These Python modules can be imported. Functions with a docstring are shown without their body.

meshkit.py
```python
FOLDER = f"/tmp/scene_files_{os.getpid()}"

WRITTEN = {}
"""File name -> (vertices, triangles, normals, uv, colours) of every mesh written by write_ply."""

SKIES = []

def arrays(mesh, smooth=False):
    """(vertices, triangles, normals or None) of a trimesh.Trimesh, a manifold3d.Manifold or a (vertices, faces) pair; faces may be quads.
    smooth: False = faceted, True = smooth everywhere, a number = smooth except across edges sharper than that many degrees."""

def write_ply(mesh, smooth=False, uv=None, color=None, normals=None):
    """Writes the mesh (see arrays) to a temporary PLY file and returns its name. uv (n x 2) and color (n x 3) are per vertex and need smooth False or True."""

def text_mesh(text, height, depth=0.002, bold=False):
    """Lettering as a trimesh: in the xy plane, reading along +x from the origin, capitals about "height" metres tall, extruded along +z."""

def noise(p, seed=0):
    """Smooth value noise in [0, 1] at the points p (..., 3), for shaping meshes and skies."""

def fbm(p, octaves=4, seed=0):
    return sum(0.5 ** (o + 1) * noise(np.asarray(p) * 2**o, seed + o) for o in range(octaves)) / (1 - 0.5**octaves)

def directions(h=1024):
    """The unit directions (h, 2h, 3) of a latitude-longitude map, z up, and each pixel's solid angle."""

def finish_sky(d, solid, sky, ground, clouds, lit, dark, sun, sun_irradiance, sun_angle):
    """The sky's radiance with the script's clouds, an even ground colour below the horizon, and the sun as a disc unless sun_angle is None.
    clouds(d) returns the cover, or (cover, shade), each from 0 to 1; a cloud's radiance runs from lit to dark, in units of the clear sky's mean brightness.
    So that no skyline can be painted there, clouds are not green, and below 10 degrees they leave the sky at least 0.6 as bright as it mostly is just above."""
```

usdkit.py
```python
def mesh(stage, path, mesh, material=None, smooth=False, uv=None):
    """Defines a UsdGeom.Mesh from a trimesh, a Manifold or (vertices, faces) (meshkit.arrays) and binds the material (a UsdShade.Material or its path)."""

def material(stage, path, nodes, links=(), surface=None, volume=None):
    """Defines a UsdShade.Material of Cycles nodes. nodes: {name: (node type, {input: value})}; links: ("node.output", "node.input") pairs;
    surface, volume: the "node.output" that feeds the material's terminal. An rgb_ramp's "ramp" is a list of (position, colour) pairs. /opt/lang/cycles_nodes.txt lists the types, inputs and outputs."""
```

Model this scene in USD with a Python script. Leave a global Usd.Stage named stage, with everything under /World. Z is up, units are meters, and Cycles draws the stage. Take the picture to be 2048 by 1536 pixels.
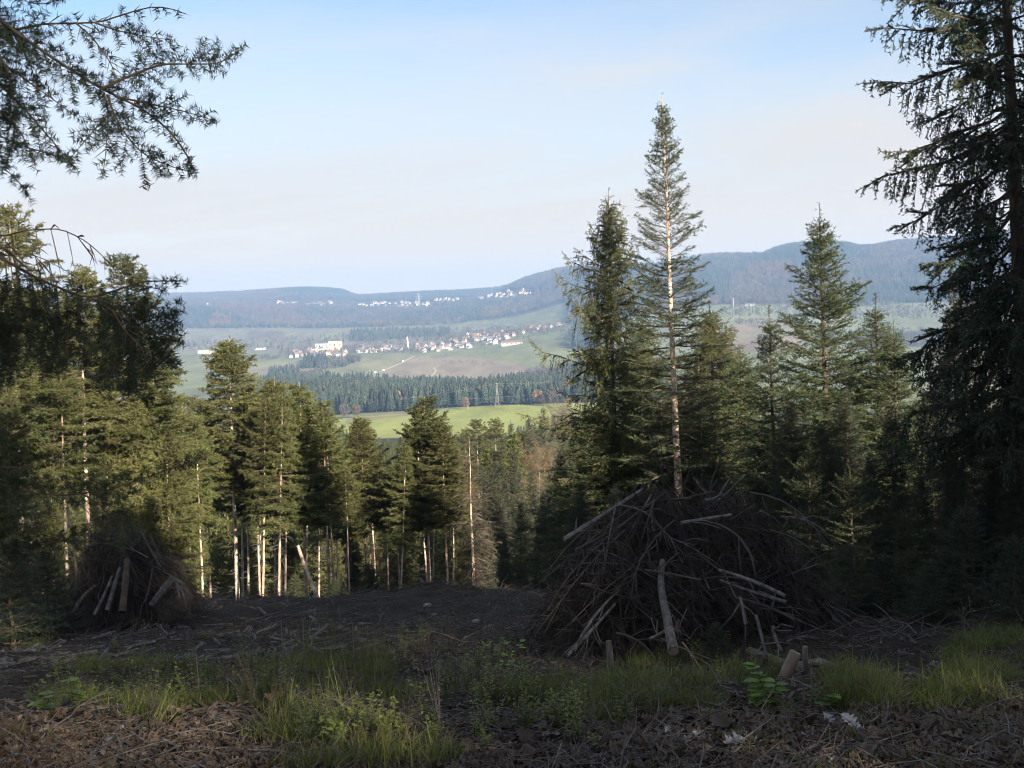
import math
import numpy as np, trimesh, meshkit, usdkit
from scipy.interpolate import PchipInterpolator
from pxr import Usd, UsdGeom, UsdLux, UsdShade, Gf, Sdf, Vt

stage = Usd.Stage.CreateInMemory()
UsdGeom.SetStageUpAxis(stage, UsdGeom.Tokens.z)
UsdGeom.SetStageMetersPerUnit(stage, 1.0)
stage.SetDefaultPrim(UsdGeom.Xform.Define(stage, "/World").GetPrim())
UsdGeom.Scope.Define(stage, "/World/Looks")

# ------------------------------------------------------------------ camera, sky, sun
FOCAL, CENTRE_X, CENTRE_Y, ROLL, EYE = 2300.0, 1024.0, 620.0, 0.033, 1.65
EXPOSURE = 1.85
SUN_AZ, SUN_EL, SUN_POWER = math.radians(150), math.radians(20), 1.25   # azimuth clockwise from +y
SKY_POWER = 0.051
HAZE = 1.1e-4
cr, sr = math.cos(ROLL), math.sin(ROLL)

cam = UsdGeom.Camera.Define(stage, "/World/camera")
cam.CreateHorizontalApertureAttr(36.0)
cam.CreateVerticalApertureAttr(27.0)
cam.CreateFocalLengthAttr(36.0 * FOCAL / 2048)
cam.CreateVerticalApertureOffsetAttr(-(768 - CENTRE_Y) / 2048 * 36.0)
cam.CreateClippingRangeAttr(Gf.Vec2f(0.1, 60000))
cam.CreateExposureAttr(EXPOSURE)
cam.AddTransformOp().Set(Gf.Matrix4d(cr, 0, -sr, 0, sr, 0, cr, 0, 0, -1, 0, 0, 0, 0, EYE, 1))

sun_dir = np.array([math.sin(SUN_AZ) * math.cos(SUN_EL), math.cos(SUN_AZ) * math.cos(SUN_EL), math.sin(SUN_EL)])
sun = UsdLux.DistantLight.Define(stage, "/World/sun")
sun.CreateIntensityAttr(SUN_POWER)
sun.CreateNormalizeAttr(True)
sun.CreateAngleAttr(0.53)
sun.CreateColorAttr(Gf.Vec3f(1.0, 0.87, 0.70))
zx = np.cross([0, 0, 1], sun_dir); zx /= np.linalg.norm(zx)
zy = np.cross(sun_dir, zx)
sun.AddTransformOp().Set(Gf.Matrix4d(*zx, 0, *zy, 0, *sun_dir, 0, 0, 0, 0, 1))

usdkit.material(stage, "/World/Looks/sky", {
    "sky": ("sky_texture", {"sky_type": "single_scattering", "sun_disc": False, "sun_elevation": SUN_EL, "sun_rotation": SUN_AZ,
                            "altitude": 700.0, "air_density": 1.0, "aerosol_density": 0.8, "ozone_density": 1.6}),
    "tc": ("texture_coordinate", {}),
    "map": ("mapping", {"scale": (1.0, 1.0, 5.0), "rotation": (0.10, -0.20, 0.3)}),
    "cirrus": ("noise_texture", {"scale": 1.7, "detail": 6.0, "roughness": 0.55, "distortion": 0.6}),
    "cover": ("map_range", {"from_min": 0.30, "from_max": 0.75, "to_min": -0.30, "to_max": 0.50, "clamp": True}),
    "sep": ("separate_xyz", {}),
    "low": ("map_range", {"range_type": "smoothstep", "from_min": 0.0, "from_max": 0.30, "to_min": 1.0, "to_max": 0.20, "clamp": True}),
    "add": ("math", {"math_type": "add", "use_clamp": True}),
    "tone": ("mix_color", {"a": (4.75, 4.45, 4.1), "b": (6.2, 5.1, 3.7), "use_clamp": False}),
    "glow": ("map_range", {"range_type": "smoothstep", "from_min": 0.0, "from_max": 0.13, "to_min": 1.0, "to_max": 0.0, "clamp": True}),
    "veil": ("mix_color", {"use_clamp": False}),
    "bg": ("background_shader", {"strength": SKY_POWER}),
}, [("tc.generated", "map.vector"), ("map.vector", "cirrus.vector"), ("cirrus.fac", "cover.value"), ("tc.generated", "sep.vector"), ("sep.z", "low.value"), ("cover.result", "add.value1"), ("low.result", "add.value2"), ("add.value", "veil.fac"), ("sep.z", "glow.value"), ("glow.result", "tone.fac"), ("tone.result", "veil.b"),
    ("sky.color", "veil.a"), ("veil.result", "bg.color")], surface="bg.background")
dome = UsdLux.DomeLight.Define(stage, "/World/sky")
dome.GetPrim().SetCustomDataByKey("kind", "structure")
UsdShade.MaterialBindingAPI.Apply(dome.GetPrim()).Bind(UsdShade.Material.Get(stage, "/World/Looks/sky"))

# ------------------------------------------------------------------ helpers
def at(px, py, y):
    """The point that lies y metres ahead of the eye on the sight line of a position in the photograph."""
    a, b = (np.asarray(px, float) - CENTRE_X) / FOCAL, (CENTRE_Y - np.asarray(py, float)) / FOCAL
    y = np.asarray(y, float) + 0 * a
    return np.stack([(a * cr + b * sr) * y, y, EYE + (-a * sr + b * cr) * y], -1)

def seen(p):
    p = np.asarray(p, float)
    y = np.maximum(p[..., 1], 1e-3)
    u, v = p[..., 0] / y, (p[..., 2] - EYE) / y
    return CENTRE_X + FOCAL * (u * cr - v * sr), CENTRE_Y - FOCAL * (u * sr + v * cr)

taken = {}
def numbered(parent, name):
    n = taken.get((parent, name), 0)
    taken[parent, name] = n + 1
    return f"{parent}/{name}" + (f"_{n:03d}" if n else "")

def tag(prim, label=None, category=None, group=None, kind=None):
    for k, v in (("label", label), ("category", category), ("group", group), ("kind", kind)):
        if v:
            prim.SetCustomDataByKey(k, v)
    return prim

def define(name, mesh, mat, parent="/World", smooth=False, color=None, **tags):
    path = numbered(str(parent), name)
    m = usdkit.mesh(stage, path, mesh, f"/World/Looks/{mat}", smooth=smooth)
    if color is not None:
        UsdGeom.PrimvarsAPI(m).CreatePrimvar("tint", Sdf.ValueTypeNames.Color3fArray, "vertex").Set(Vt.Vec3fArray.FromNumpy(np.asarray(color, np.float32)))
    return tag(m.GetPrim(), **tags)

def holder(name, pos=(0, 0, 0), rotz=0.0, scale=1.0, of=None, tilt=None, **tags):
    x = UsdGeom.Xform.Define(stage, numbered("/World", name))
    x.AddTranslateOp().Set(Gf.Vec3d(*map(float, pos)))
    if tilt:
        x.AddRotateXYZOp().Set(Gf.Vec3f(*map(float, tilt)))
    if rotz:
        x.AddRotateZOp().Set(float(rotz))
    if np.ndim(scale) or scale != 1.0:
        x.AddScaleOp().Set(Gf.Vec3f(*np.broadcast_to(scale, 3).astype(float).tolist()))
    if of:
        x.GetPrim().GetReferences().AddInternalReference(of)
        x.GetPrim().SetInstanceable(True)
    return tag(x.GetPrim(), **tags)

stage.CreateClassPrim("/World/kinds")
def proto(name):
    return stage.DefinePrim(numbered("/World/kinds", name), "Xform").GetPath()

def scatter(name, protos, pos, index, rotz, scale, tilt=None, **tags):
    """One PointInstancer. protos: lists of (part name, mesh, material, smooth); tilt: (n, 2) angles about x and y."""
    path = numbered("/World", name)
    pi = UsdGeom.PointInstancer.Define(stage, path)
    rel = pi.CreatePrototypesRel()
    for k, parts in enumerate(protos):
        pp = f"{path}/pattern_{k:03d}"
        UsdGeom.Xform.Define(stage, pp)
        for part in parts:
            define(part[0], part[1], part[2], pp, *(part[3:]))
        rel.AddTarget(pp)
    n = len(pos)
    h = np.asarray(rotz, float) / 2
    q = np.stack([np.cos(h), 0 * h, 0 * h, np.sin(h)], -1)
    if tilt is not None:
        for k in (0, 1):
            a = np.asarray(tilt)[:, k] / 2
            r = np.zeros((n, 4)); r[:, 0] = np.cos(a); r[:, 1 + k] = np.sin(a)
            w, x, y, z = r.T; W, X, Y, Z = q.T
            q = np.stack([w*W-x*X-y*Y-z*Z, w*X+x*W+y*Z-z*Y, w*Y-x*Z+y*W+z*X, w*Z+x*Y-y*X+z*W], -1)
    pi.CreatePositionsAttr(Vt.Vec3fArray.FromNumpy(np.asarray(pos, np.float32)))
    pi.CreateProtoIndicesAttr(Vt.IntArray.FromNumpy(np.asarray(index, np.int32)))
    pi.CreateOrientationsAttr(Vt.QuathArray([Gf.Quath(*map(float, r)) for r in q]))
    s = np.asarray(scale, np.float32)
    pi.CreateScalesAttr(Vt.Vec3fArray.FromNumpy(np.ascontiguousarray(np.repeat(s[:, None], 3, 1) if s.ndim == 1 else s)))
    return tag(pi.GetPrim(), **tags)

def inside(px, py, poly):
    poly = np.asarray(poly, float)
    r = np.zeros(np.shape(px), bool)
    for (x0, y0), (x1, y1) in zip(poly, np.roll(poly, -1, 0)):
        c = (y0 > py) != (y1 > py)
        r ^= c & (px < (x1 - x0) * (py - y0) / (y1 - y0 + 1e-9) + x0)
    return r

def tubes(lines, radii, sides=5):
    """Polylines (each n x 3) with radii (each n) as one tube mesh, grouped by length."""
    by, V, T, n0 = {}, [], [], 0
    for p, r in zip(lines, radii):
        by.setdefault(len(p), []).append((p, r))
    for n, group in by.items():
        P = np.array([g[0] for g in group], float); R = np.array([np.broadcast_to(g[1], n) for g in group], float)
        D = np.gradient(P, axis=1); D /= np.linalg.norm(D, axis=2, keepdims=True) + 1e-12
        ref = np.where(np.abs(D[:, :1, 2:]) < 0.85, [0, 0, 1.0], [1.0, 0, 0])
        A = np.cross(D, np.broadcast_to(ref, D.shape)); A /= np.linalg.norm(A, axis=2, keepdims=True) + 1e-12
        B = np.cross(D, A)
        ang = np.arange(sides) * 2 * np.pi / sides
        v = P[:, :, None] + R[:, :, None, None] * (np.cos(ang)[:, None] * A[:, :, None] + np.sin(ang)[:, None] * B[:, :, None])
        m = len(P)
        i, j = np.meshgrid(np.arange(n - 1), np.arange(sides), indexing="ij")
        q = np.stack([i * sides + j, i * sides + (j + 1) % sides, (i + 1) * sides + (j + 1) % sides, (i + 1) * sides + j], -1).reshape(-1, 4)
        f = np.vstack([q[:, [0, 1, 2]], q[:, [0, 2, 3]]])
        caps = np.array([[0, k + 1, k] for k in range(1, sides - 1)] + [[(n - 1) * sides, (n - 1) * sides + k, (n - 1) * sides + k + 1] for k in range(1, sides - 1)])
        f = np.vstack([f, caps])[:, ::-1]
        V.append(v.reshape(-1, 3)); T.append((f[None] + (np.arange(m) * n * sides)[:, None, None]).reshape(-1, 3) + n0)
        n0 += m * n * sides
    return np.vstack(V), np.vstack(T)

def join(*meshes):
    V, T, n = [], [], 0
    for m in meshes:
        if m is None or not len(m[1]): continue
        V.append(m[0]); T.append(np.asarray(m[1]) + n); n += len(m[0])
    return np.vstack(V), np.vstack(T)

def box(x0, x1, y0, y1, z0, z1):
    m = trimesh.creation.box(bounds=[[x0, y0, z0], [x1, y1, z1]])
    return np.array(m.vertices), np.array(m.faces)

# ------------------------------------------------------------------ materials
def mat(name, nodes, links, surface="p.BSDF", **k):
    return usdkit.material(stage, f"/World/Looks/{name}", nodes, links, surface=surface, **k)

def leafy(name, cols, clear=0.25, patch=0.6, rough=0.55, var=0.35):
    """Foliage: colour varies per needle or leaf, per clump and per plant; some light comes through."""
    n = len(cols)
    mat(name, {
        "geo": ("geometry", {}), "obj": ("object_info", {}),
        "ramp": ("rgb_ramp", {"ramp": [(k / max(1, n - 1), c) for k, c in enumerate(cols)]}),
        "noise": ("noise_texture", {"scale": patch, "detail": 3.0}),
        "sum": ("math", {"math_type": "multiply_add", "value2": 0.45}),
        "shift": ("math", {"math_type": "multiply_add", "value2": 0.9, "value3": -0.18}),
        "own": ("map_range", {"to_min": 1 - var, "to_max": 1 + var}),
        "vary": ("vector_math", {"math_type": "scale"}),
        "p": ("principled_bsdf", {"roughness": rough, "specular_ior_level": 0.25}),
        "t": ("translucent_bsdf", {}),
        "mix": ("mix_closure", {"fac": clear}),
    }, [("geo.random_per_island", "sum.value1"), ("noise.fac", "shift.value1"), ("shift.value", "sum.value3"), ("geo.position", "noise.vector"),
        ("sum.value", "ramp.fac"), ("obj.random", "own.value"), ("ramp.color", "vary.vector1"), ("own.result", "vary.scale"),
        ("vary.vector", "p.base_color"), ("vary.vector", "t.color"), ("p.BSDF", "mix.closure1"), ("t.BSDF", "mix.closure2")], surface="mix.closure")

def woody(name, cols, scale=9.0, stretch=0.25, bump=0.4, var=0.2, rough=0.85):
    n = len(cols)
    mat(name, {
        "geo": ("geometry", {}), "obj": ("object_info", {}),
        "map": ("mapping", {"scale": (1.0, 1.0, stretch)}),
        "noise": ("noise_texture", {"scale": scale, "detail": 5.0, "roughness": 0.65}),
        "stretch": ("map_range", {"from_min": 0.28, "from_max": 0.72, "clamp": True}),
        "isl": ("math", {"math_type": "multiply_add", "value2": 0.3, "value3": -0.15}),
        "add": ("math", {"math_type": "add", "use_clamp": True}),
        "ramp": ("rgb_ramp", {"ramp": [(k / max(1, n - 1), c) for k, c in enumerate(cols)]}),
        "own": ("map_range", {"to_min": 1 - var, "to_max": 1 + var}),
        "vary": ("vector_math", {"math_type": "scale"}),
        "bump": ("bump", {"strength": bump, "distance": 0.02}),
        "p": ("principled_bsdf", {"roughness": rough, "specular_ior_level": 0.2}),
    }, [("geo.position", "map.vector"), ("map.vector", "noise.vector"), ("noise.fac", "stretch.value"), ("geo.random_per_island", "isl.value1"),
        ("stretch.result", "add.value1"), ("isl.value", "add.value2"), ("add.value", "ramp.fac"), ("obj.random", "own.value"), ("ramp.color", "vary.vector1"), ("own.result", "vary.scale"),
        ("vary.vector", "p.base_color"), ("noise.fac", "bump.height"), ("bump.normal", "p.normal")])

leafy("fir_needles", [(.055, .064, .024), (.108, .116, .038), (.160, .155, .054), (.195, .172, .074)], clear=.4)
leafy("spruce_needles", [(.050, .068, .026), (.098, .114, .036), (.152, .152, .048), (.200, .180, .054)], patch=0.9, clear=.4)
leafy("young_fir_needles", [(.038, .062, .030), (.070, .100, .042), (.110, .136, .052), (.140, .152, .060)], patch=1.2, clear=.35)
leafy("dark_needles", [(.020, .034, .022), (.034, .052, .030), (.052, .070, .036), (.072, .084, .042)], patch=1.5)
leafy("dry_needles", [(.090, .068, .038), (.140, .105, .062), (.190, .145, .088), (.230, .180, .110)], clear=0.2)
leafy("far_conifer", [(.020, .032, .022), (.036, .052, .032), (.056, .074, .042), (.082, .096, .050)], patch=0.03, var=.5)
leafy("far_bare_tree", [(.070, .062, .050), (.100, .088, .072), (.135, .118, .096), (.165, .145, .115)], clear=0.1, patch=0.006)
leafy("far_rust_tree", [(.115, .072, .040), (.160, .100, .055), (.200, .128, .072)], clear=0.15, patch=0.02)
woody("pale_bark", [(.20, .135, .095), (.38, .29, .22), (.50, .43, .37), (.58, .54, .49)], scale=5.0, stretch=0.5, bump=0.8, var=.35)
woody("brown_bark", [(.055, .042, .032), (.10, .075, .055), (.16, .12, .085)], scale=12.0)
woody("dead_twig", [(.050, .040, .034), (.085, .070, .060), (.13, .11, .095)], scale=4.0)
woody("heap_twig", [(.034, .027, .023), (.066, .053, .045), (.11, .092, .080)], scale=3.0, var=.1)
woody("weathered_wood", [(.060, .052, .046), (.115, .102, .094), (.180, .165, .155), (.245, .230, .220)], scale=16.0, bump=.8)
woody("peeled_wood", [(.10, .076, .058), (.18, .140, .108), (.28, .235, .190)], scale=8.0)
# ------------------------------------------------------------------ the lie of the land
near_y = np.array([-120, -60, -30, -10, 0, 5.5, 11, 18, 25, 29, 34, 45, 60, 90.0])
near_z = np.array([14.0, 7.5, 3.2, 0.45, 0, -.54, -1.75, -3.2, -4.6, -5.6, -7.4, -11.3, -16.4, -24.3])
near_profile = PchipInterpolator(near_y, near_z)
DIST = np.array([90, 150, 250, 400, 700, 900, 1250, 1800, 2050, 2400, 2750, 3050, 3350, 3800, 4300, 4700, 5200, 5700, 6200, 7000, 9000, 14000.0])
COLS = {   # photograph column: row of the ground at those distances
    -700: [0, 0, 0, 974, 928, 895, 838, 795, 775, 752, 730, 718, 704, 688, 668, 650, 618, 603, 598, 586, 600, 606],
    330:  [0, 0, 0, 974, 928, 893, 838, 792, 772, 750, 727, 715, 702, 688, 668, 652, 622, 608, 603, 592, 602, 606],
    480:  [0, 0, 0, 974, 928, 888, 836, 786, 770, 747, 722, 711, 700, 686, 667, 651, 624, 609, 604, 589, 602, 606],
    600:  [0, 0, 0, 974, 928, 884, 834, 783, 769, 745, 718, 707, 696, 681, 664, 649, 626, 609, 603, 581, 600, 606],
    680:  [0, 0, 0, 974, 928, 881, 829, 783, 769, 744, 716, 705, 694, 678, 662, 647, 625, 610, 604, 584, 600, 606],
    722:  [0, 0, 0, 974, 928, 879, 826, 783, 770, 744, 715, 704, 693, 676, 661, 646, 624, 611, 605, 595, 601, 606],
    800:  [0, 0, 0, 974, 928, 876, 822, 785, 772, 744, 713, 703, 689, 672, 658, 643, 622, 610, 604, 589, 600, 606],
    900:  [0, 0, 0, 974, 928, 874, 815, 788, 774, 742, 711, 700, 679, 668, 654, 639, 618, 606, 600, 585, 600, 606],
    980:  [0, 0, 0, 974, 928, 872, 811, 786, 772, 736, 702, 690, 671, 662, 646, 628, 608, 598, 590, 581, 600, 606],
    1060: [0, 0, 0, 974, 928, 870, 809, 779, 764, 726, 690, 676, 664, 652, 632, 612, 588, 564, 560, 565, 600, 606],
    1150: [0, 0, 0, 974, 928, 868, 806, 770, 752, 712, 674, 662, 650, 635, 606, 578, 543, 541, 545, 560, 600, 606],
    1300: [0, 0, 0, 974, 928, 862, 800, 758, 734, 695, 655, 642, 630, 606, 570, 548, 532, 534, 540, 560, 600, 606],
    1450: [0, 0, 0, 974, 928, 856, 790, 744, 718, 684, 646, 630, 614, 585, 545, 520, 510, 507, 512, 530, 600, 606],
    1505: [0, 0, 0, 974, 928, 854, 788, 742, 716, 684, 652, 634, 615, 582, 542, 517, 508, 507, 512, 530, 600, 606],
    1532: [0, 0, 0, 974, 928, 853, 787, 741, 715, 684, 654, 636, 615, 580, 538, 514, 511, 512, 514, 530, 600, 606],
    1562: [0, 0, 0, 974, 928, 852, 786, 740, 714, 684, 656, 638, 616, 576, 530, 504, 501, 505, 512, 530, 600, 606],
    1610: [0, 0, 0, 974, 928, 851, 785, 739, 715, 687, 660, 641, 618, 574, 524, 496, 494, 502, 510, 530, 600, 606],
    1690: [0, 0, 0, 974, 928, 848, 782, 738, 716, 692, 668, 646, 622, 573, 519, 494, 493, 502, 510, 530, 600, 606],
    1728: [0, 0, 0, 974, 928, 847, 781, 737, 715, 691, 667, 645, 620, 573, 522, 500, 500, 504, 510, 530, 600, 606],
    1800: [0, 0, 0, 974, 928, 846, 780, 736, 713, 688, 664, 642, 616, 566, 511, 488, 489, 496, 506, 528, 600, 606],
    2048: [0, 0, 0, 974, 928, 840, 775, 730, 706, 680, 655, 634, 606, 550, 495, 472, 474, 484, 500, 520, 600, 606],
    2900: [0, 0, 0, 974, 928, 830, 765, 720, 690, 655, 625, 605, 580, 530, 480, 460, 462, 474, 490, 510, 590, 600],
}
_cx, _rows = np.array(list(COLS)), np.array(list(COLS.values()), float)
_a, _b = (_cx[:, None] - CENTRE_X) / FOCAL, (CENTRE_Y - _rows) / FOCAL
_V = -_a * sr + _b * cr
_V[:, 0], _V[:, 1], _V[:, 2] = (-24.3 - EYE) / 90, (-33 - EYE) / 150, (-46 - EYE) / 250
_U = (_cx - CENTRE_X) / FOCAL
_T = np.linspace(0, 1, 260)
_logd = np.log(DIST)
_tab = PchipInterpolator(_logd, _V, axis=1)(_logd[0] + _T * (_logd[-1] - _logd[0]))
_ug = np.linspace(_U[0], _U[-1], 500)
_tab = PchipInterpolator(_U, _tab, axis=0)(_ug)

def far_height(x, y):
    x, y = np.broadcast_arrays(np.asarray(x, float), np.asarray(y, float))
    t = np.clip((np.log(np.maximum(y, 90)) - _logd[0]) / (_logd[-1] - _logd[0]), 0, 1) * 259
    g = np.clip((x / np.maximum(y, 1) - _ug[0]) / (_ug[-1] - _ug[0]), 0, 1) * 499
    i, j = np.minimum(g.astype(int), 498), np.minimum(t.astype(int), 258)
    fi, fj = g - i, t - j
    v = _tab[i, j] * (1 - fi) * (1 - fj) + _tab[i + 1, j] * fi * (1 - fj) + _tab[i, j + 1] * (1 - fi) * fj + _tab[i + 1, j + 1] * fi * fj
    k = np.clip((y - 150) / 300, 0, 1)
    hill = np.clip((y - 3600) / 1200, 0, 1) * np.clip((9000 - y) / 2000, 0, 1)
    p = np.stack([x, y, 0 * x], -1)
    rough = k * (meshkit.fbm(p / 160 + 7.3, 3, 5) - .5) * 3.0 + hill * (meshkit.fbm(p / 620 + 3.1, 4, 9) - .5) * 46
    return EYE + v * y + rough

def near_height(x, y):
    x, y = np.broadcast_arrays(np.asarray(x, float), np.asarray(y, float))
    z = near_profile(y)
    p = np.stack([x, y, 0 * x], -1)
    k = np.clip((y - 3) / 5, 0.25, 1)
    z = z + k * ((meshkit.fbm(p / 1.5 + 11.7, 4, 2) - .5) * .42 + (meshkit.fbm(p / .33 + 2.2, 2, 3) - .5) * .17)
    for px, py, d, w, h in ((735, 1188, 27, .7, .22), (865, 1174, 27, .7, .25), (560, 1192, 26, 1.6, .10), (990, 1175, 27, 1.2, .12), (250, 1205, 22.0, 2.6, .25), (1340, 1180, 14.5, 1.5, .25)):
        c = at(px, py, d)
        z = z + h * np.exp(-((x - c[0]) / w) ** 2 - ((y - c[1]) / (w * 1.2)) ** 2)
    return z

def height(x, y):
    x, y = np.broadcast_arrays(np.asarray(x, float), np.asarray(y, float))
    return np.where(y < 90, near_height(x, y), far_height(x, y))

def ground_at(px, py, lo=2.5, hi=9000):
    """Where the sight line of a position in the photograph meets the ground."""
    ys = np.geomspace(lo, hi, 900)
    p = at(px, py, ys)
    below = np.nonzero(p[:, 2] <= height(p[:, 0], p[:, 1]))[0]
    k = below[0] if len(below) else len(ys) - 1
    if k:
        a, b = p[k - 1], p[k]
        for _ in range(12):
            m = (a + b) / 2
            if m[2] <= height(m[0], m[1]): b = m
            else: a = m
        return b
    return p[0]

def sheet(X, Y, Z):
    n, m = X.shape
    i, j = np.meshgrid(np.arange(n - 1), np.arange(m - 1), indexing="ij")
    q = np.stack([i * m + j, i * m + j + 1, (i + 1) * m + j + 1, (i + 1) * m + j], -1).reshape(-1, 4)
    return np.stack([X, Y, Z], -1).reshape(-1, 3), np.vstack([q[:, [0, 1, 2]], q[:, [0, 2, 3]]])

# the clearing we stand in, with the slope below it
xs = np.concatenate([np.linspace(-110, -16, 60), np.linspace(-15.9, 15.9, 200), np.linspace(16, 110, 60)])
ys = np.concatenate([np.linspace(-120, 2, 50), np.linspace(2.1, 32, 210), np.linspace(32.5, 90, 50)])
X, Y = np.meshgrid(xs, ys)
mat("forest_soil", {
    "geo": ("geometry", {}),
    "n1": ("noise_texture", {"scale": 1.3, "detail": 6.0, "roughness": 0.65}), "n2": ("noise_texture", {"scale": 22.0, "detail": 4.0, "roughness": 0.7}),
    "r1": ("rgb_ramp", {"ramp": [(0.3, (.030, .024, .019)), (0.5, (.052, .040, .030)), (0.7, (.075, .058, .042))]}),
    "r2": ("rgb_ramp", {"ramp": [(0.35, (.45, .45, .45)), (0.6, (1, 1, 1)), (0.75, (1.9, 1.75, 1.6))]}),
    "m": ("mix_color", {"blend_type": "multiply", "fac": 1.0, "use_clamp": False}),
    "bump": ("bump", {"strength": 0.9, "distance": 0.05}),
    "p": ("principled_bsdf", {"roughness": 0.9, "specular_ior_level": 0.15}),
}, [("geo.position", "n1.vector"), ("geo.position", "n2.vector"), ("n1.fac", "r1.fac"), ("n2.fac", "r2.fac"), ("r1.color", "m.a"), ("r2.color", "m.b"), ("m.result", "p.base_color"), ("n2.fac", "bump.height"), ("bump.normal", "p.normal")])
define("clearing_ground", sheet(X, Y, near_height(X, Y)), "forest_soil", smooth=True, kind="structure")

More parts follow.
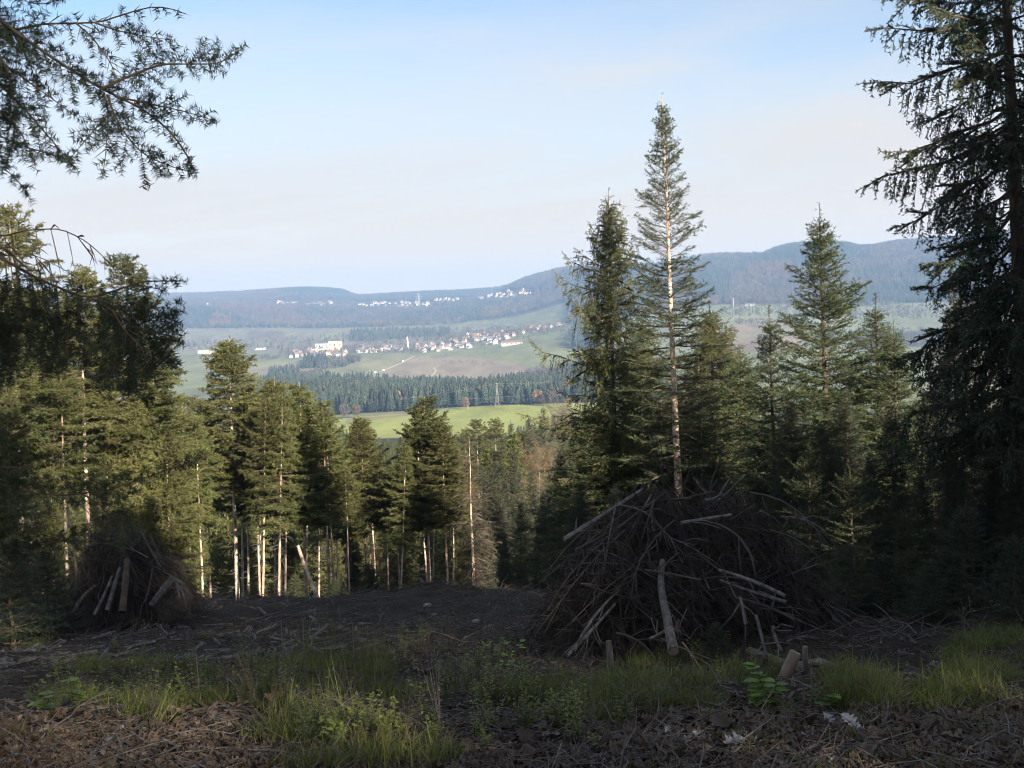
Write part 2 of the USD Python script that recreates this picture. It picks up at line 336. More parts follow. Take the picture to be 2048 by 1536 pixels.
# fields, meadows and wooded hills out to the horizon: one sheet; what grows or is tilled there gives the colour
us = np.concatenate([np.linspace(-1.25, -.5, 20), np.linspace(-.49, .49, 420), np.linspace(.5, 1.25, 20)])
ds = np.concatenate([np.geomspace(88, 850, 60), np.geomspace(860, 7600, 230), np.geomspace(7700, 9300, 12)])
Ug, Dg = np.meshgrid(us, ds)
X, Y = Ug * Dg, Dg
Z = far_height(X, Y) - np.where(Y < 89, .4, 0)
PX, PY = seen(np.stack([X, Y, Z], -1))
FIELDS = [   # outline in the photograph, distances, colour
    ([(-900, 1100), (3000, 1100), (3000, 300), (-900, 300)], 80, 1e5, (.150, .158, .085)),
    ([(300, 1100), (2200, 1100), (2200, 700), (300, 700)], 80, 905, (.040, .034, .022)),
    ([(560, 905), (1250, 905), (1200, 806), (1080, 806), (1000, 811), (900, 816), (820, 826), (690, 836), (560, 845)], 900, 1300, (.240, .262, .075)),
    ([(690, 850), (760, 838), (830, 830), (830, 826), (690, 838)], 1100, 1300, (.20, .18, .09)),
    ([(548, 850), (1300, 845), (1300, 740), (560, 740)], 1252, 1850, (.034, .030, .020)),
    ([(640, 772), (755, 747), (806, 725), (832, 712), (930, 713), (1010, 722), (1060, 735), (1135, 752), (1160, 790), (820, 795)], 1850, 2900, (.205, .170, .118)),
    ([(640, 772), (755, 747), (832, 712), (790, 706), (700, 722), (650, 742), (620, 755)], 1850, 3000, (.180, .178, .095)),
    ([(832, 712), (880, 702), (960, 684), (1010, 672), (1060, 664), (1160, 640), (1200, 770), (1130, 750), (1060, 733), (1010, 720), (930, 711)], 1850, 3300, (.165, .178, .085)),
    ([(1060, 706), (1160, 702), (1160, 735), (1060, 722)], 1850, 3300, (.172, .190, .088)),
    ([(480, 775), (640, 770), (640, 742), (560, 722), (500, 722)], 1850, 2900, (.195, .170, .115)),
    ([(330, 775), (470, 775), (560, 748), (470, 742), (330, 748)], 1850, 2600, (.160, .175, .085)),
    ([(330, 745), (470, 740), (600, 722), (520, 712), (400, 716), (330, 722)], 2300, 3100, (.168, .175, .090)),
    ([(330, 705), (1000, 705), (1000, 655), (330, 655)], 3100, 4600, (.165, .155, .105)),
    ([(390, 698), (480, 696), (480, 686), (390, 690)], 3000, 4600, (.19, .20, .10)),
    ([(640, 676), (700, 668), (700, 662), (640, 668)], 3000, 4700, (.19, .20, .10)),
    ([(750, 680), (900, 674), (900, 666), (750, 670)], 3000, 4700, (.165, .17, .09)),
    ([(0, 640), (1160, 640), (1160, 500), (0, 500)], 4400, 8000, (.075, .062, .045)),
    ([(-900, 660), (1160, 660), (1160, 500), (-900, 500)], 4600, 8000, (.075, .062, .045)),
    ([(490, 682), (570, 684), (570, 662), (500, 660)], 4000, 5200, (.135, .105, .078)),
    ([(1440, 640), (1540, 632), (1540, 608), (1440, 608)], 2600, 3500, (.165, .18, .085)),
    ([(1460, 672), (1580, 662), (1580, 640), (1460, 648)], 2000, 3300, (.150, .125, .085)),
    ([(1470, 705), (1600, 700), (1600, 668), (1470, 676)], 2000, 3300, (.170, .130, .085)),
    ([(1450, 790), (1700, 790), (1880, 760), (1880, 690), (1600, 700), (1450, 712)], 1300, 2600, (.15, .165, .09)),
    ([(1700, 700), (1900, 690), (1900, 660), (1700, 668)], 2000, 3300, (.075, .066, .045)),
    ([(1150, 660), (1400, 640), (1560, 605), (2900, 590), (2900, 430), (1150, 480)], 3420, 8000, (.075, .060, .044)),
    ([(1385, 530), (1400, 514), (1450, 512), (1530, 510), (1530, 505), (1400, 507)], 4500, 5800, (.22, .185, .115)),
]
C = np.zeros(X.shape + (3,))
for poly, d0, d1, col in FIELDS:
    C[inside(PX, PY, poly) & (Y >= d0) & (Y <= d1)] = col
mat("countryside", {
    "at": ("attribute", {"attribute": "tint"}), "geo": ("geometry", {}),
    "map": ("mapping", {"scale": (.02, .006, .02), "rotation": (0, 0, .4)}),
    "n1": ("noise_texture", {"scale": 1.0, "detail": 5.0, "roughness": 0.6}),
    "r1": ("map_range", {"from_min": 0.3, "from_max": 0.7, "to_min": 0.72, "to_max": 1.28}),
    "v": ("vector_math", {"math_type": "scale"}),
    "p": ("principled_bsdf", {"roughness": 0.95, "specular_ior_level": 0.1}),
}, [("geo.position", "map.vector"), ("map.vector", "n1.vector"), ("n1.fac", "r1.value"), ("at.color", "v.vector1"), ("r1.result", "v.scale"), ("v.vector", "p.base_color")])
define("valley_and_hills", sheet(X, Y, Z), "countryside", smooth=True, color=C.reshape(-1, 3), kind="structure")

# the air
usdkit.material(stage, "/World/Looks/haze", {"v": ("principled_volume", {"color": (.32, .53, .90), "density": HAZE, "anisotropy": 0.0})}, [], volume="v.volume")
define("haze", box(-12000, 12000, -400, 9500, float(Z.min()) - 1.0, float(Z.max()) + 25), "haze", kind="stuff")

# ------------------------------------------------------------------ far woods
rng = np.random.default_rng(11)
def skirt_conifer(h, r, layers, sides, rng, base=.1):
    V, T = [], []
    for k in range(layers):
        t0, t1 = k / layers, min(1.0, (k + 1.55) / layers)
        z0, z1 = h * (base + (1 - base) * t0), h * (base + (1 - base) * t1)
        rr = r * (1 - t0) ** .85 + .03 * r
        a = np.arange(sides) * 2 * np.pi / sides + rng.uniform(0, 6)
        rad = rr * np.where(np.arange(sides) % 2, .50, 1.0) * rng.uniform(.75, 1.2, sides)
        ring = np.stack([rad * np.cos(a), rad * np.sin(a), z0 + (1.1 * rr - rad) * .35 + rng.uniform(-.03, .03, sides) * h], -1)
        n = len(np.vstack(V)) if V else 0
        V.append(np.vstack([ring, [[0, 0, z1]]]))
        T.append(np.array([[n + i, n + (i + 1) % sides, n + sides] for i in range(sides)]))
    return np.vstack(V), np.vstack(T)

def twig_cloud(h, r, n, size, rng, low=.3):
    """A leafless or leafy round tree far off: small flakes through an egg-shaped crown."""
    d = rng.normal(size=(n, 3)); d /= np.linalg.norm(d, axis=1, keepdims=True)
    c = d * rng.uniform(.35, 1, (n, 1)) ** .5 * [r, r, h * (1 - low) / 2] + [0, 0, h * (1 + low) / 2]
    a, b = rng.normal(size=(2, n, 3)) * size
    a[:, 2] = np.abs(a[:, 2]) * 1.5
    v = np.stack([c - a / 2 - b / 3, c + b / 2, c + a / 2 - b / 4], 1).reshape(-1, 3)
    return v, np.arange(3 * n).reshape(-1, 3)

pole = lambda h, r: tubes([np.array([[0, 0, -.6], [0, 0, h * .5], [0, 0, h]])], [np.array([r, r * .7, r * .2])], 5)
def kinds_far(detail):
    con = [[("crown", skirt_conifer(1, w, int(5 * detail), int(8 * detail), rng), "far_conifer"), ("trunk", pole(.3, .012), "brown_bark")] for w in (.15, .17, .20)]
    bare = [[("crown", twig_cloud(1, w, int(60 * detail), .10 / detail ** .5, rng), "far_bare_tree"), ("trunk", pole(.7, .018), "brown_bark")] for w in (.30, .36)]
    rust = [[("crown", twig_cloud(1, .30, int(60 * detail), .10 / detail ** .5, rng), "far_rust_tree"), ("trunk", pole(.6, .018), "brown_bark")]]
    return con + bare + rust

def spread(u0, u1, d0, d1, gap):
    """Even scatter over the land between two bearings (x / y) and two distances."""
    n = int((u1 - u0) * (d1 ** 2 - d0 ** 2) / 2 / gap ** 2)
    d = np.sqrt(rng.uniform(d0 ** 2, d1 ** 2, n)); u = rng.uniform(u0, u1, n)
    p = np.stack([u * d, d, 0 * d], -1)
    p[:, 2] = far_height(p[:, 0], p[:, 1])
    return p

def bare(px): return (px - CENTRE_X) / FOCAL

SPACES = [  # open ground and villages among the hill woods
    [(520, 612), (680, 612), (680, 600), (520, 600)], [(700, 618), (870, 618), (870, 602), (700, 602)], [(870, 608), (940, 606), (950, 594), (870, 596)],
    [(945, 604), (1068, 596), (1068, 576), (945, 584)], [(495, 682), (565, 684), (565, 664), (505, 662)], [(1385, 530), (1400, 514), (1450, 512), (1530, 511), (1530, 504), (1400, 506)],
]
WOODS = [  # outline, distances, spacing, conifer share at low and high noise, rust share, tree height
    ([(-900, 660), (1160, 656), (1160, 480), (-900, 480)], 4450, 7300, 15, .05, .65, .03, 17),
    ([(1130, 660), (1400, 650), (1560, 618), (2900, 600), (2900, 400), (1130, 470)], 3420, 5200, 12, .05, .65, .07, 17),
]
P, K, S = [], [], []
for poly, d0, d1, gap, lo, hi, rust, h in WOODS:
    u = [bare(q[0]) for q in poly]
    p = spread(max(min(u), -.56), min(max(u), .56), d0, d1, gap)
    px, py = seen(p)
    ok = inside(px, py, poly)
    for s in SPACES: ok &= ~inside(px, py, s)
    p, px, py = p[ok], px[ok], py[ok]
    m = meshkit.fbm(p / [420, 420, 1e9] + 1.7, 3, 21); m2 = meshkit.fbm(p / [260, 260, 1e9] + 8.7, 2, 33)
    share = np.where(m > .53, hi, lo) + .25 * (m - .5)
    dark = np.zeros(len(p), bool)
    for q in ([(320, 680), (470, 676), (480, 640), (420, 615), (320, 620)], [(690, 684), (900, 680), (900, 652), (690, 660)], [(560, 590), (720, 590), (690, 570), (560, 570)],
              [(880, 660), (1150, 650), (1150, 622), (960, 632)], [(1130, 620), (1460, 600), (1460, 545), (1130, 560)], [(1540, 540), (1740, 520), (1740, 480), (1560, 480)], [(1660, 640), (1900, 640), (1900, 560), (1700, 580)]):
        dark |= inside(px, py, q)
    share = np.where(dark, .93, share)
    rs = np.where((m2 > .60) & ~dark, .55, rust * .4)
    orange = inside(px, py, [(412, 655), (465, 655), (462, 632), (430, 625)]) | inside(px, py, [(960, 640), (1010, 632), (1010, 622), (965, 628)]) | inside(px, py, [(1480, 560), (1600, 560), (1580, 525), (1500, 530)])
    rs = np.where(orange, .8, rs); share = np.where(orange, .1, share)
    w = rng.uniform(size=len(p))
    k = np.where(w < share, rng.integers(0, 3, len(p)), np.where(rng.uniform(size=len(p)) < rs, 5, rng.integers(3, 5, len(p))))
    P.append(p); K.append(k); S.append(h * rng.uniform(.7, 1.25, len(p)) * np.where(k < 3, 1.2, .95))
P, K, S = map(np.concatenate, (P, K, S))
scatter("hillside_woods", kinds_far(1.0), P, K, rng.uniform(0, 6.3, len(P)), np.stack([S * np.where(K < 3, 1.25, 1.1)] * 2 + [S], -1), kind="stuff", label="mixed bare and evergreen woods covering the far hills", category="woods")
print("hill trees", len(P))

# copses, hedges and riverside scrub out in the valley
P, K, S = [], [], []
def grove(poly, d0, d1, gap, share, rust, h):
    u = [bare(q[0]) for q in poly]
    p = spread(min(u) - .01, max(u) + .01, d0, d1, gap)
    px, py = seen(p)
    p = p[inside(px, py, poly)]
    k = np.where(rng.uniform(size=len(p)) < share, rng.integers(0, 3, len(p)), np.where(rng.uniform(size=len(p)) < rust, 5, rng.integers(3, 5, len(p))))
    P.append(p); K.append(k); S.append(h * rng.uniform(.7, 1.25, len(p)) * np.where(k < 3, 1.15, .9))
grove([(538, 766), (598, 762), (598, 752), (538, 756)], 1900, 2600, 7, .95, 0, 20)
grove([(590, 768), (650, 764), (640, 748), (596, 752)], 1900, 2600, 9, .15, .05, 13)
grove([(606, 738), (660, 736), (650, 722), (608, 722)], 2300, 3100, 8, .9, 0, 19)
grove([(640, 740), (690, 735), (725, 722), (720, 718), (650, 724)], 2300, 3100, 9, .45, .05, 14)
grove([(430, 720), (560, 722), (560, 714), (430, 712)], 2300, 3300, 16, .1, .05, 9)
grove([(1035, 760), (1160, 760), (1160, 738), (1060, 742)], 1850, 2700, 10, .02, .12, 12)
grove([(870, 724), (930, 728), (1000, 734), (1000, 730), (930, 722)], 1900, 3000, 18, 0, .1, 6)
grove([(330, 705), (1140, 690), (1140, 650), (1000, 655), (330, 690)], 3050, 4500, 34, .25, .06, 12)
grove([(560, 712), (860, 706), (860, 690), (560, 700)], 2850, 3400, 17, .15, .05, 10)
grove([(700, 684), (900, 680), (900, 662), (700, 664)], 3600, 4700, 17, .8, 0, 18)
grove([(880, 690), (1140, 664), (1140, 650), (880, 672)], 3000, 3800, 20, .15, .05, 10)
grove([(1440, 610), (1900, 610), (1900, 640), (1440, 634)], 2900, 3500, 22, .2, .1, 12)
grove([(1470, 650), (1600, 648), (1600, 640), (1470, 642)], 2300, 3300, 14, .1, .1, 9)
grove([(1640, 700), (1900, 690), (1900, 660), (1640, 664)], 2000, 3200, 22, .35, .1, 12)
grove([(1140, 700), (1200, 700), (1200, 660), (1140, 662)], 2300, 3000, 12, .85, 0, 22)
grove([(1118, 775), (1260, 780), (1260, 735), (1140, 735)], 1850, 2300, 12, .85, .1, 20)
P, K, S = map(np.concatenate, (P, K, S))
scatter("copses_and_hedges", kinds_far(1.0), P, K, rng.uniform(0, 6.3, len(P)), np.stack([S * np.where(K < 3, 1.1, 1.1)] * 2 + [S], -1), kind="stuff", label="scattered copses and hedges among the valley fields", category="copses")
print("copse trees", len(P))
# ------------------------------------------------------------------ conifers
def needles(P0, D, L, bend, step, nl, nw, rng, flat=0.5, forward=.65, start=0.0, face=(0, 0, 1.0)):
    """Needles along twigs (bases P0, unit directions D, lengths L, droop by gravity), as single slender triangles."""
    cnt = np.maximum(1, np.ceil(L * (1 - start) / step)).astype(int)
    k = np.repeat(np.arange(len(L)), cnt)
    t = start + (1 - start) * rng.uniform(0, 1, len(k))
    tan = D[k] - np.array([0, 0, 2.0]) * (bend[k] * t)[:, None]
    tan /= np.linalg.norm(tan, axis=1, keepdims=True)
    pos = P0[k] + (D[k] * t[:, None] - np.array([0, 0, 1.0]) * (bend[k] * t * t)[:, None]) * L[k][:, None]
    e1 = np.cross(tan, face) + 1e-6; e1 /= np.linalg.norm(e1, axis=1, keepdims=True)
    e2 = np.cross(e1, tan)
    phi = np.where(rng.uniform(size=len(k)) < .5, 0, math.pi) + rng.normal(0, 1.5 * (1 - flat) + .25, len(k))
    rad = np.cos(phi)[:, None] * e1 + np.sin(phi)[:, None] * e2
    d = forward * tan + math.sqrt(1 - forward ** 2) * rad
    tip = pos + d * (nl * rng.uniform(.7, 1.25, len(k)))[:, None]
    w = tan * (nw / 2)
    return np.stack([pos - w, pos + w, tip], 1).reshape(-1, 3)

def flakes(v):
    return v, np.arange(len(v)).reshape(-1, 3)

def ribbons(P0, D, L, bend, w):
    """Thin twigs as three-cornered spikes, two crossed blades each."""
    mid = P0 + (D * .55 - np.array([0, 0, 1.0]) * (bend * .30)[:, None]) * L[:, None]
    end = P0 + (D - np.array([0, 0, 1.0]) * bend[:, None]) * L[:, None]
    s = np.cross(D, [0, 0, 1.0]) + 1e-6; s /= np.linalg.norm(s, axis=1, keepdims=True)
    u = np.cross(s, D)
    w = np.broadcast_to(w, L.shape)[:, None]
    out = [np.stack([P0 - a * w, P0 + a * w, mid + a * w * .6], 1) for a in (s, u)] + [np.stack([P0 - a * w * .8, mid + a * w * .6, end], 1) for a in (s, u)]
    return np.concatenate(out).reshape(-1, 3)

def twigs_along(line, rng, gap, length, angle=55, flat=.85, taper=.5, start=.1, droop=.15, hang=0.0, jitter=.25, up=0.08, face=(0, 0, 1.0)):
    """Side twigs of one bough, both sides, shorter towards its tip: bases, directions, lengths, droops."""
    line = np.asarray(line, float)
    seg = np.linalg.norm(np.diff(line, axis=0), axis=1); s = np.concatenate([[0], np.cumsum(seg)]); tot = s[-1]
    n = max(2, int(tot * (1 - start) / gap))
    t = start + (1 - start) * (np.arange(n) + rng.uniform(-.4, .4, n)) / n
    t = np.repeat(np.clip(t, 0.02, .995), 2)
    side = np.tile([1.0, -1.0], n)
    pos = np.stack([np.interp(t * tot, s, line[:, k]) for k in range(3)], -1)
    nxt = np.stack([np.interp(np.minimum(t * tot + .03 * tot, tot * 1.0001), s, line[:, k]) for k in range(3)], -1)
    prv = np.stack([np.interp(np.maximum(t * tot - .03 * tot, 0), s, line[:, k]) for k in range(3)], -1)
    tan = nxt - prv; tan /= np.linalg.norm(tan, axis=1, keepdims=True) + 1e-9
    e1 = np.cross(tan, face) + 1e-6; e1 /= np.linalg.norm(e1, axis=1, keepdims=True)
    e2 = np.cross(e1, tan)
    roll = rng.normal(0, 1.3 * (1 - flat), len(t))
    sd = side[:, None] * (np.cos(roll)[:, None] * e1) + np.sin(roll)[:, None] * e2
    ang = np.radians(angle + rng.normal(0, 9, len(t)))[:, None]
    d = np.cos(ang) * tan + np.sin(ang) * sd + [0, 0, up]
    h = (rng.uniform(size=len(t)) < hang)[:, None]
    d = np.where(h, .35 * d + [0, 0, -1.0], d)
    d /= np.linalg.norm(d, axis=1, keepdims=True)
    env = np.minimum(1, (1 - t) * 2.6 + .22) * (1 - taper * t) * np.minimum(1, .45 + t / .35)
    return pos, d, length * env * (1 + jitter * rng.normal(size=len(t))).clip(.35, 1.7), np.full(len(t), droop) * rng.uniform(.5, 1.5, len(t))

def sub_twigs(P0, D, L, bend, rng, gap, ratio=.5, least=.16, face=(0, 0, 1.0)):
    """Twigs of the second order on those long enough to carry some."""
    ok = L > least
    P0, D, L, bend = P0[ok], D[ok], L[ok], bend[ok]
    cnt = np.maximum(1, (L / gap)).astype(int)
    k = np.repeat(np.arange(len(L)), cnt)
    t = rng.uniform(.12, .9, len(k))
    pos = P0[k] + (D[k] * t[:, None] - np.array([0, 0, 1.0]) * (bend[k] * t * t)[:, None]) * L[k][:, None]
    s = np.cross(D[k], face) + 1e-6; s /= np.linalg.norm(s, axis=1, keepdims=True)
    s *= np.where(rng.uniform(size=len(k)) < .5, 1, -1)[:, None]
    d = D[k] * .62 + s * .75 + rng.normal(0, .18, (len(k), 3)) - np.array([0, 0, 1.0]) * bend[k][:, None] * .6
    d /= np.linalg.norm(d, axis=1, keepdims=True)
    return pos, d, L[k] * ratio * (1 - t * .75) * rng.uniform(.7, 1.3, len(k)), bend[k]

def bough(z, az, length, elev, curve, r0, rng, n=6, wob=.03, x0=(0, 0)):
    s = np.linspace(0, 1, n)
    out = np.stack([np.cos(az) * s * math.cos(elev), np.sin(az) * s * math.cos(elev), np.sin(elev) * s + curve * s ** 2], -1) * length
    out[1:-1] += rng.normal(0, wob * length, (n - 2, 3)) * [1, 1, .6]
    return out + [x0[0], x0[1], z], r0 * (1 - .85 * s)

def conifer(H, cb, R, seed, ds=.4, nper=5, top=55, bottom=-12, curve=.12, shape=.75, gap=.10, tw=.42, droop=.12, hang=0.0, flat=.85, angle=52,
            needle=(.05, .065, .024), per=1.0, sub=.12, r=.11, dead=18, dead_to=None, bare_in=.12, sparse=0.0, lean=.01, belly=0.0, leader=.45, lop=None, odd=1.0):
    """Trunk, boughs and needles of one conifer standing at the origin."""
    rng = np.random.default_rng(seed)
    zs = np.linspace(-.8, H, 26)
    wx, wy = np.cumsum(rng.normal(0, lean, 26)), np.cumsum(rng.normal(0, lean, 26))
    spine = np.stack([wx - wx[2], wy - wy[2], zs], -1)
    rad = r * (1 - np.clip(zs / H, 0, 1)) ** .9 * (1 + .35 * np.exp(-np.maximum(zs, 0) / .35)) + .006
    trunk = tubes([spine], [rad], 9)
    ax = lambda z: (np.interp(z, zs, spine[:, 0]), np.interp(z, zs, spine[:, 1]))
    lines, radii, tw_all, nd = [], [], [[], [], [], []], []
    z, zb = H - leader, cb * H
    while z > zb:
        q = (H - z) / (H - zb)
        L0 = R * (q ** shape) * (1 - belly * max(0, q - .7) / .3)
        n = nper + rng.integers(-1, 2)
        a0 = rng.uniform(0, 6.28)
        for k in range(n):
            az = a0 + 6.283 * k / n + rng.normal(0, .16)
            L = L0 * rng.uniform(.58, 1.22) * (1 + odd * (.20 * math.sin(2 * az + 1.3 * z + seed) + .12 * math.sin(az - .7 * z))) + .07
            if sparse and rng.uniform() < sparse * (q > .12): continue
            if lop is not None: L *= 1 - lop[1] * max(0, math.cos(az - lop[0]))
            e = math.radians(top + (bottom - top) * min(1, q * 1.5) + rng.normal(0, 6))
            line, rr = bough(z + rng.normal(0, .12) * ds, az, L, e, curve * rng.uniform(.5, 1.5), .007 + .011 * L, rng, x0=ax(z))
            lines.append(line); radii.append(rr)
            P0, D, LL, B = twigs_along(line, rng, gap, tw * min(1.0, .30 + L * .55), angle, flat, start=bare_in if L > .5 else .05, droop=droop, hang=hang)
            tip = (line[-1] - line[-2]); tip /= np.linalg.norm(tip)
            for lst, x in zip(tw_all, (np.vstack([P0, line[-2:-1]]), np.vstack([D, [tip]]), np.append(LL, np.linalg.norm(line[-1] - line[-2]) * 1.15), np.append(B, 0))): lst.append(x)
        z -= ds * rng.uniform(.75, 1.25) * (.55 + .45 * min(1, q * 2.5))
    if leader:
        P = np.array([[*ax(H - leader), H - leader]]); tw_all[0].append(P); tw_all[1].append(np.array([[0, 0, 1.0]])); tw_all[2].append(np.array([leader * 1.15])); tw_all[3].append(np.zeros(1))
    P0, D, L, B = map(np.concatenate, tw_all)
    if sub:
        p2, d2, l2, b2 = sub_twigs(P0, D, L, B, rng, sub)
        aP, aD, aL, aB = np.vstack([P0, p2]), np.vstack([D, d2]), np.append(L, l2), np.append(B, b2)
    else: aP, aD, aL, aB = P0, D, L, B
    fol = flakes(needles(aP, aD, aL, aB, needle[0] / per, needle[1], needle[2], rng, flat=.45))
    wood = join(tubes(lines, radii, 3), flakes(ribbons(P0, D, L, B, .0035)))
    dl, dr = [], []
    for _ in range(dead):
        zz = rng.uniform(.12 * H, (dead_to or cb + .12) * H)
        line, rr = bough(zz, rng.uniform(0, 6.28), rng.uniform(.25, 1.15), math.radians(rng.normal(-8, 14)), rng.normal(-.12, .1), .015, rng, n=5, wob=.05, x0=ax(zz))
        dl.append(line); dr.append(rr * .9 + .002)
        for _ in range(2):
            i = rng.integers(1, 4)
            d = (line[i + 1] - line[i]) / np.linalg.norm(line[i + 1] - line[i]) + rng.normal(0, .5, 3)
            dl.append(np.linspace(line[i], line[i] + d * rng.uniform(.1, .4), 3)); dr.append(np.array([.005, .004, .002]))
    return trunk, wood, fol, tubes(dl, dr, 3) if dl else None

KINDS = {}
def tree_kind(name, needle_mat, bark, twig, **k):
    H = k["H"]
    trunk, wood, fol, dead = conifer(**k)
    path = proto(name)
    define("trunk", trunk, bark, path, smooth=True)
    define("branches", wood, twig, path)
    define("needles", fol, needle_mat, path)
    if dead: define("dead_branches", dead, "weathered_wood" if bark == "pale_bark" else "dead_twig", path)
    KINDS.setdefault(name, []).append((path, H))
    stats.append((name, len(fol[1]), len(wood[1])))
stats = []

# firs and spruces of the sunlit stand: bare pale poles below, rather open tops
for s, (H, cb, R, nm) in enumerate(((18, .58, 3.3, "fir_needles"), (18, .69, 2.7, "fir_needles"), (17, .56, 3.3, "spruce_needles"), (18, .71, 2.5, "fir_needles"), (17, .50, 3.4, "spruce_needles"))):
    tree_kind("stand_fir", nm, "pale_bark", "brown_bark", H=H, cb=cb, R=R, seed=100 + s, ds=.46, nper=6, top=46, bottom=-10, curve=.14, shape=.72, gap=.15, tw=.80, droop=.22, hang=.12 * (s % 2),
              needle=(.050, .15, .060), sub=.16, r=.135, dead=60, dead_to=cb + .12, belly=.35, bare_in=.27, sparse=.12)
for s, (H, R, nm) in enumerate(((15, 3.2, "spruce_needles"), (14, 3.0, "fir_needles"))):
    tree_kind("full_fir", nm, "pale_bark", "brown_bark", H=H, cb=.06, R=R, seed=130 + s, ds=.46, nper=6, top=44, bottom=-20, curve=.16, shape=.62, gap=.15, tw=.80, droop=.25, hang=.2,
              needle=(.055, .15, .060), sub=.17, r=.12, dead=10, dead_to=.5, belly=.1, bare_in=.15, sparse=.05)
for s, (cb, R, nm) in enumerate(((.54, 3.6, "fir_needles"), (.50, 4.0, "spruce_needles"))):
    tree_kind("cone_fir", nm, "pale_bark", "brown_bark", H=18, cb=cb, R=R, seed=120 + s, ds=.44, nper=6, top=44, bottom=-8, curve=.16, shape=.78, gap=.15, tw=.85, droop=.20,
              needle=(.050, .15, .062), sub=.16, r=.135, dead=60, dead_to=cb + .12, belly=.45, bare_in=.18, sparse=.04, odd=.7, leader=.7)
tree_kind("dry_spruce", "dry_needles", "pale_bark", "dead_twig", H=13, cb=.10, R=1.9, seed=140, ds=.42, top=30, bottom=-28, curve=-.05, shape=.7, gap=.14, tw=.55, droop=.45, hang=.35,
          needle=(.11, .085, .022), sub=.16, r=.10, dead=20, dead_to=.6, sparse=.15)
tree_kind("open_fir", "young_fir_needles", "pale_bark", "brown_bark", H=15.2, cb=.26, R=2.15, seed=151, ds=.30, nper=6, top=52, bottom=0, curve=.16, shape=.82, gap=.10, tw=.55, droop=.05, flat=.8,
          needle=(.034, .075, .028), sub=.13, r=.135, dead=22, dead_to=.45, sparse=.12, bare_in=.30, odd=.5, leader=.55, lean=.006)
tree_kind("weeping_spruce", "spruce_needles", "brown_bark", "brown_bark", H=14.0, cb=.10, R=3.9, seed=160, ds=.36, nper=6, top=46, bottom=-26, curve=.26, shape=.85, gap=.085, tw=.62, droop=.35, hang=.62, flat=.6,
          needle=(.040, .070, .030), sub=.13, r=.12, dead=8, dead_to=.3, leader=.7, sparse=.08)
for s, (H, R) in enumerate(((9.6, 2.1), (9.0, 1.9))):
    tree_kind("young_fir", "young_fir_needles", "brown_bark", "brown_bark", H=H, cb=.04, R=R, seed=170 + s, ds=.30, nper=6, top=50, bottom=-6, curve=.22, shape=.85, gap=.085, tw=.55, droop=.08, flat=.75,
              needle=(.032, .070, .027), sub=.10, r=.085, dead=0, leader=.75)
for s in range(2):
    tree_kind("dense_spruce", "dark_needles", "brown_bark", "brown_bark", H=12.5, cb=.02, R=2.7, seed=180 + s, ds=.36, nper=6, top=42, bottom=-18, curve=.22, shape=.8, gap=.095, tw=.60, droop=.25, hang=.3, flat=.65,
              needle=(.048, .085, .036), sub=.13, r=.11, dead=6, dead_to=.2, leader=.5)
tree_kind("sapling_fir", "young_fir_needles", "brown_bark", "brown_bark", H=3.0, cb=.03, R=.95, seed=190, ds=.20, nper=6, top=48, bottom=4, curve=.16, shape=.8, gap=.055, tw=.30, droop=.05, flat=.8,
          needle=(.016, .050, .020), sub=.07, r=.03, dead=0, leader=.38)
tree_kind("sapling_spruce", "dark_needles", "brown_bark", "brown_bark", H=2.6, cb=.02, R=.95, seed=191, ds=.19, nper=5, top=50, bottom=6, curve=.1, shape=.75, gap=.055, tw=.34, droop=.1, flat=.6,
          needle=(.016, .050, .020), sub=.07, r=.03, dead=0, leader=.3)
# a light one for trees that stand a long way down the slope
for s, nm in enumerate(("fir_needles", "spruce_needles")):
    tree_kind("slope_conifer", nm, "brown_bark", "brown_bark", H=18, cb=.15, R=2.7, seed=200 + s, ds=.72, nper=6, top=40, bottom=-14, curve=.1, shape=.72, gap=.30, tw=.9, droop=.2, needle=(.10, .32, .16), sub=.3, r=.14, dead=0)
# bare broad-leaved trees
def bare_tree(name, material, H, seed):
    rng = np.random.default_rng(seed)
    lines, radii = [np.stack([np.zeros(8), np.zeros(8), np.linspace(-.5, H * .8, 8)], -1) + np.cumsum(rng.normal(0, .06, (8, 3)) * [1, 1, 0], 0)], [np.linspace(.16, .03, 8)]
    tips = []
    for _ in range(38):
        z = rng.uniform(.22, .8) * H
        l, rr = bough(z, rng.uniform(0, 6.28), H * rng.uniform(.16, .30) * (1.1 - z / H * .6), math.radians(rng.uniform(25, 60)), .1, .035, rng, wob=.06)
        lines.append(l); radii.append(rr + .006)
        for _ in range(7):
            k = rng.integers(1, 5)
            d = (l[k + 1] - l[k]); d = d / np.linalg.norm(d) + rng.normal(0, .55, 3) + [0, 0, .2]; d /= np.linalg.norm(d)
            tips.append((l[k], d, rng.uniform(.7, 1.9)))
    P0, D, L = np.array([t[0] for t in tips]), np.array([t[1] for t in tips]), np.array([t[2] for t in tips])
    p2, d2, l2, b2 = sub_twigs(P0, D, L, 0 * L + .03, rng, .16, .55, .2)
    fol = flakes(needles(np.vstack([P0, p2]), np.vstack([D, d2]), np.append(L, l2), np.append(0 * L, b2), .07, .16, .022, rng, flat=0.1))
    path = proto(name)
    define("trunk", tubes(lines[:1], radii[:1], 7), "weathered_wood", path, smooth=True)
    define("branches", join(tubes(lines[1:], radii[1:], 3), flakes(ribbons(P0, D, L, 0 * L, .008))), material, path)
    define("twigs", fol, material, path)
    KINDS.setdefault(name, []).append((path, H))
    stats.append((name, len(fol[1]), 0))
bare_tree("bare_tree", "far_bare_tree", 15, 300)
bare_tree("larch", "dry_needles", 14, 301)

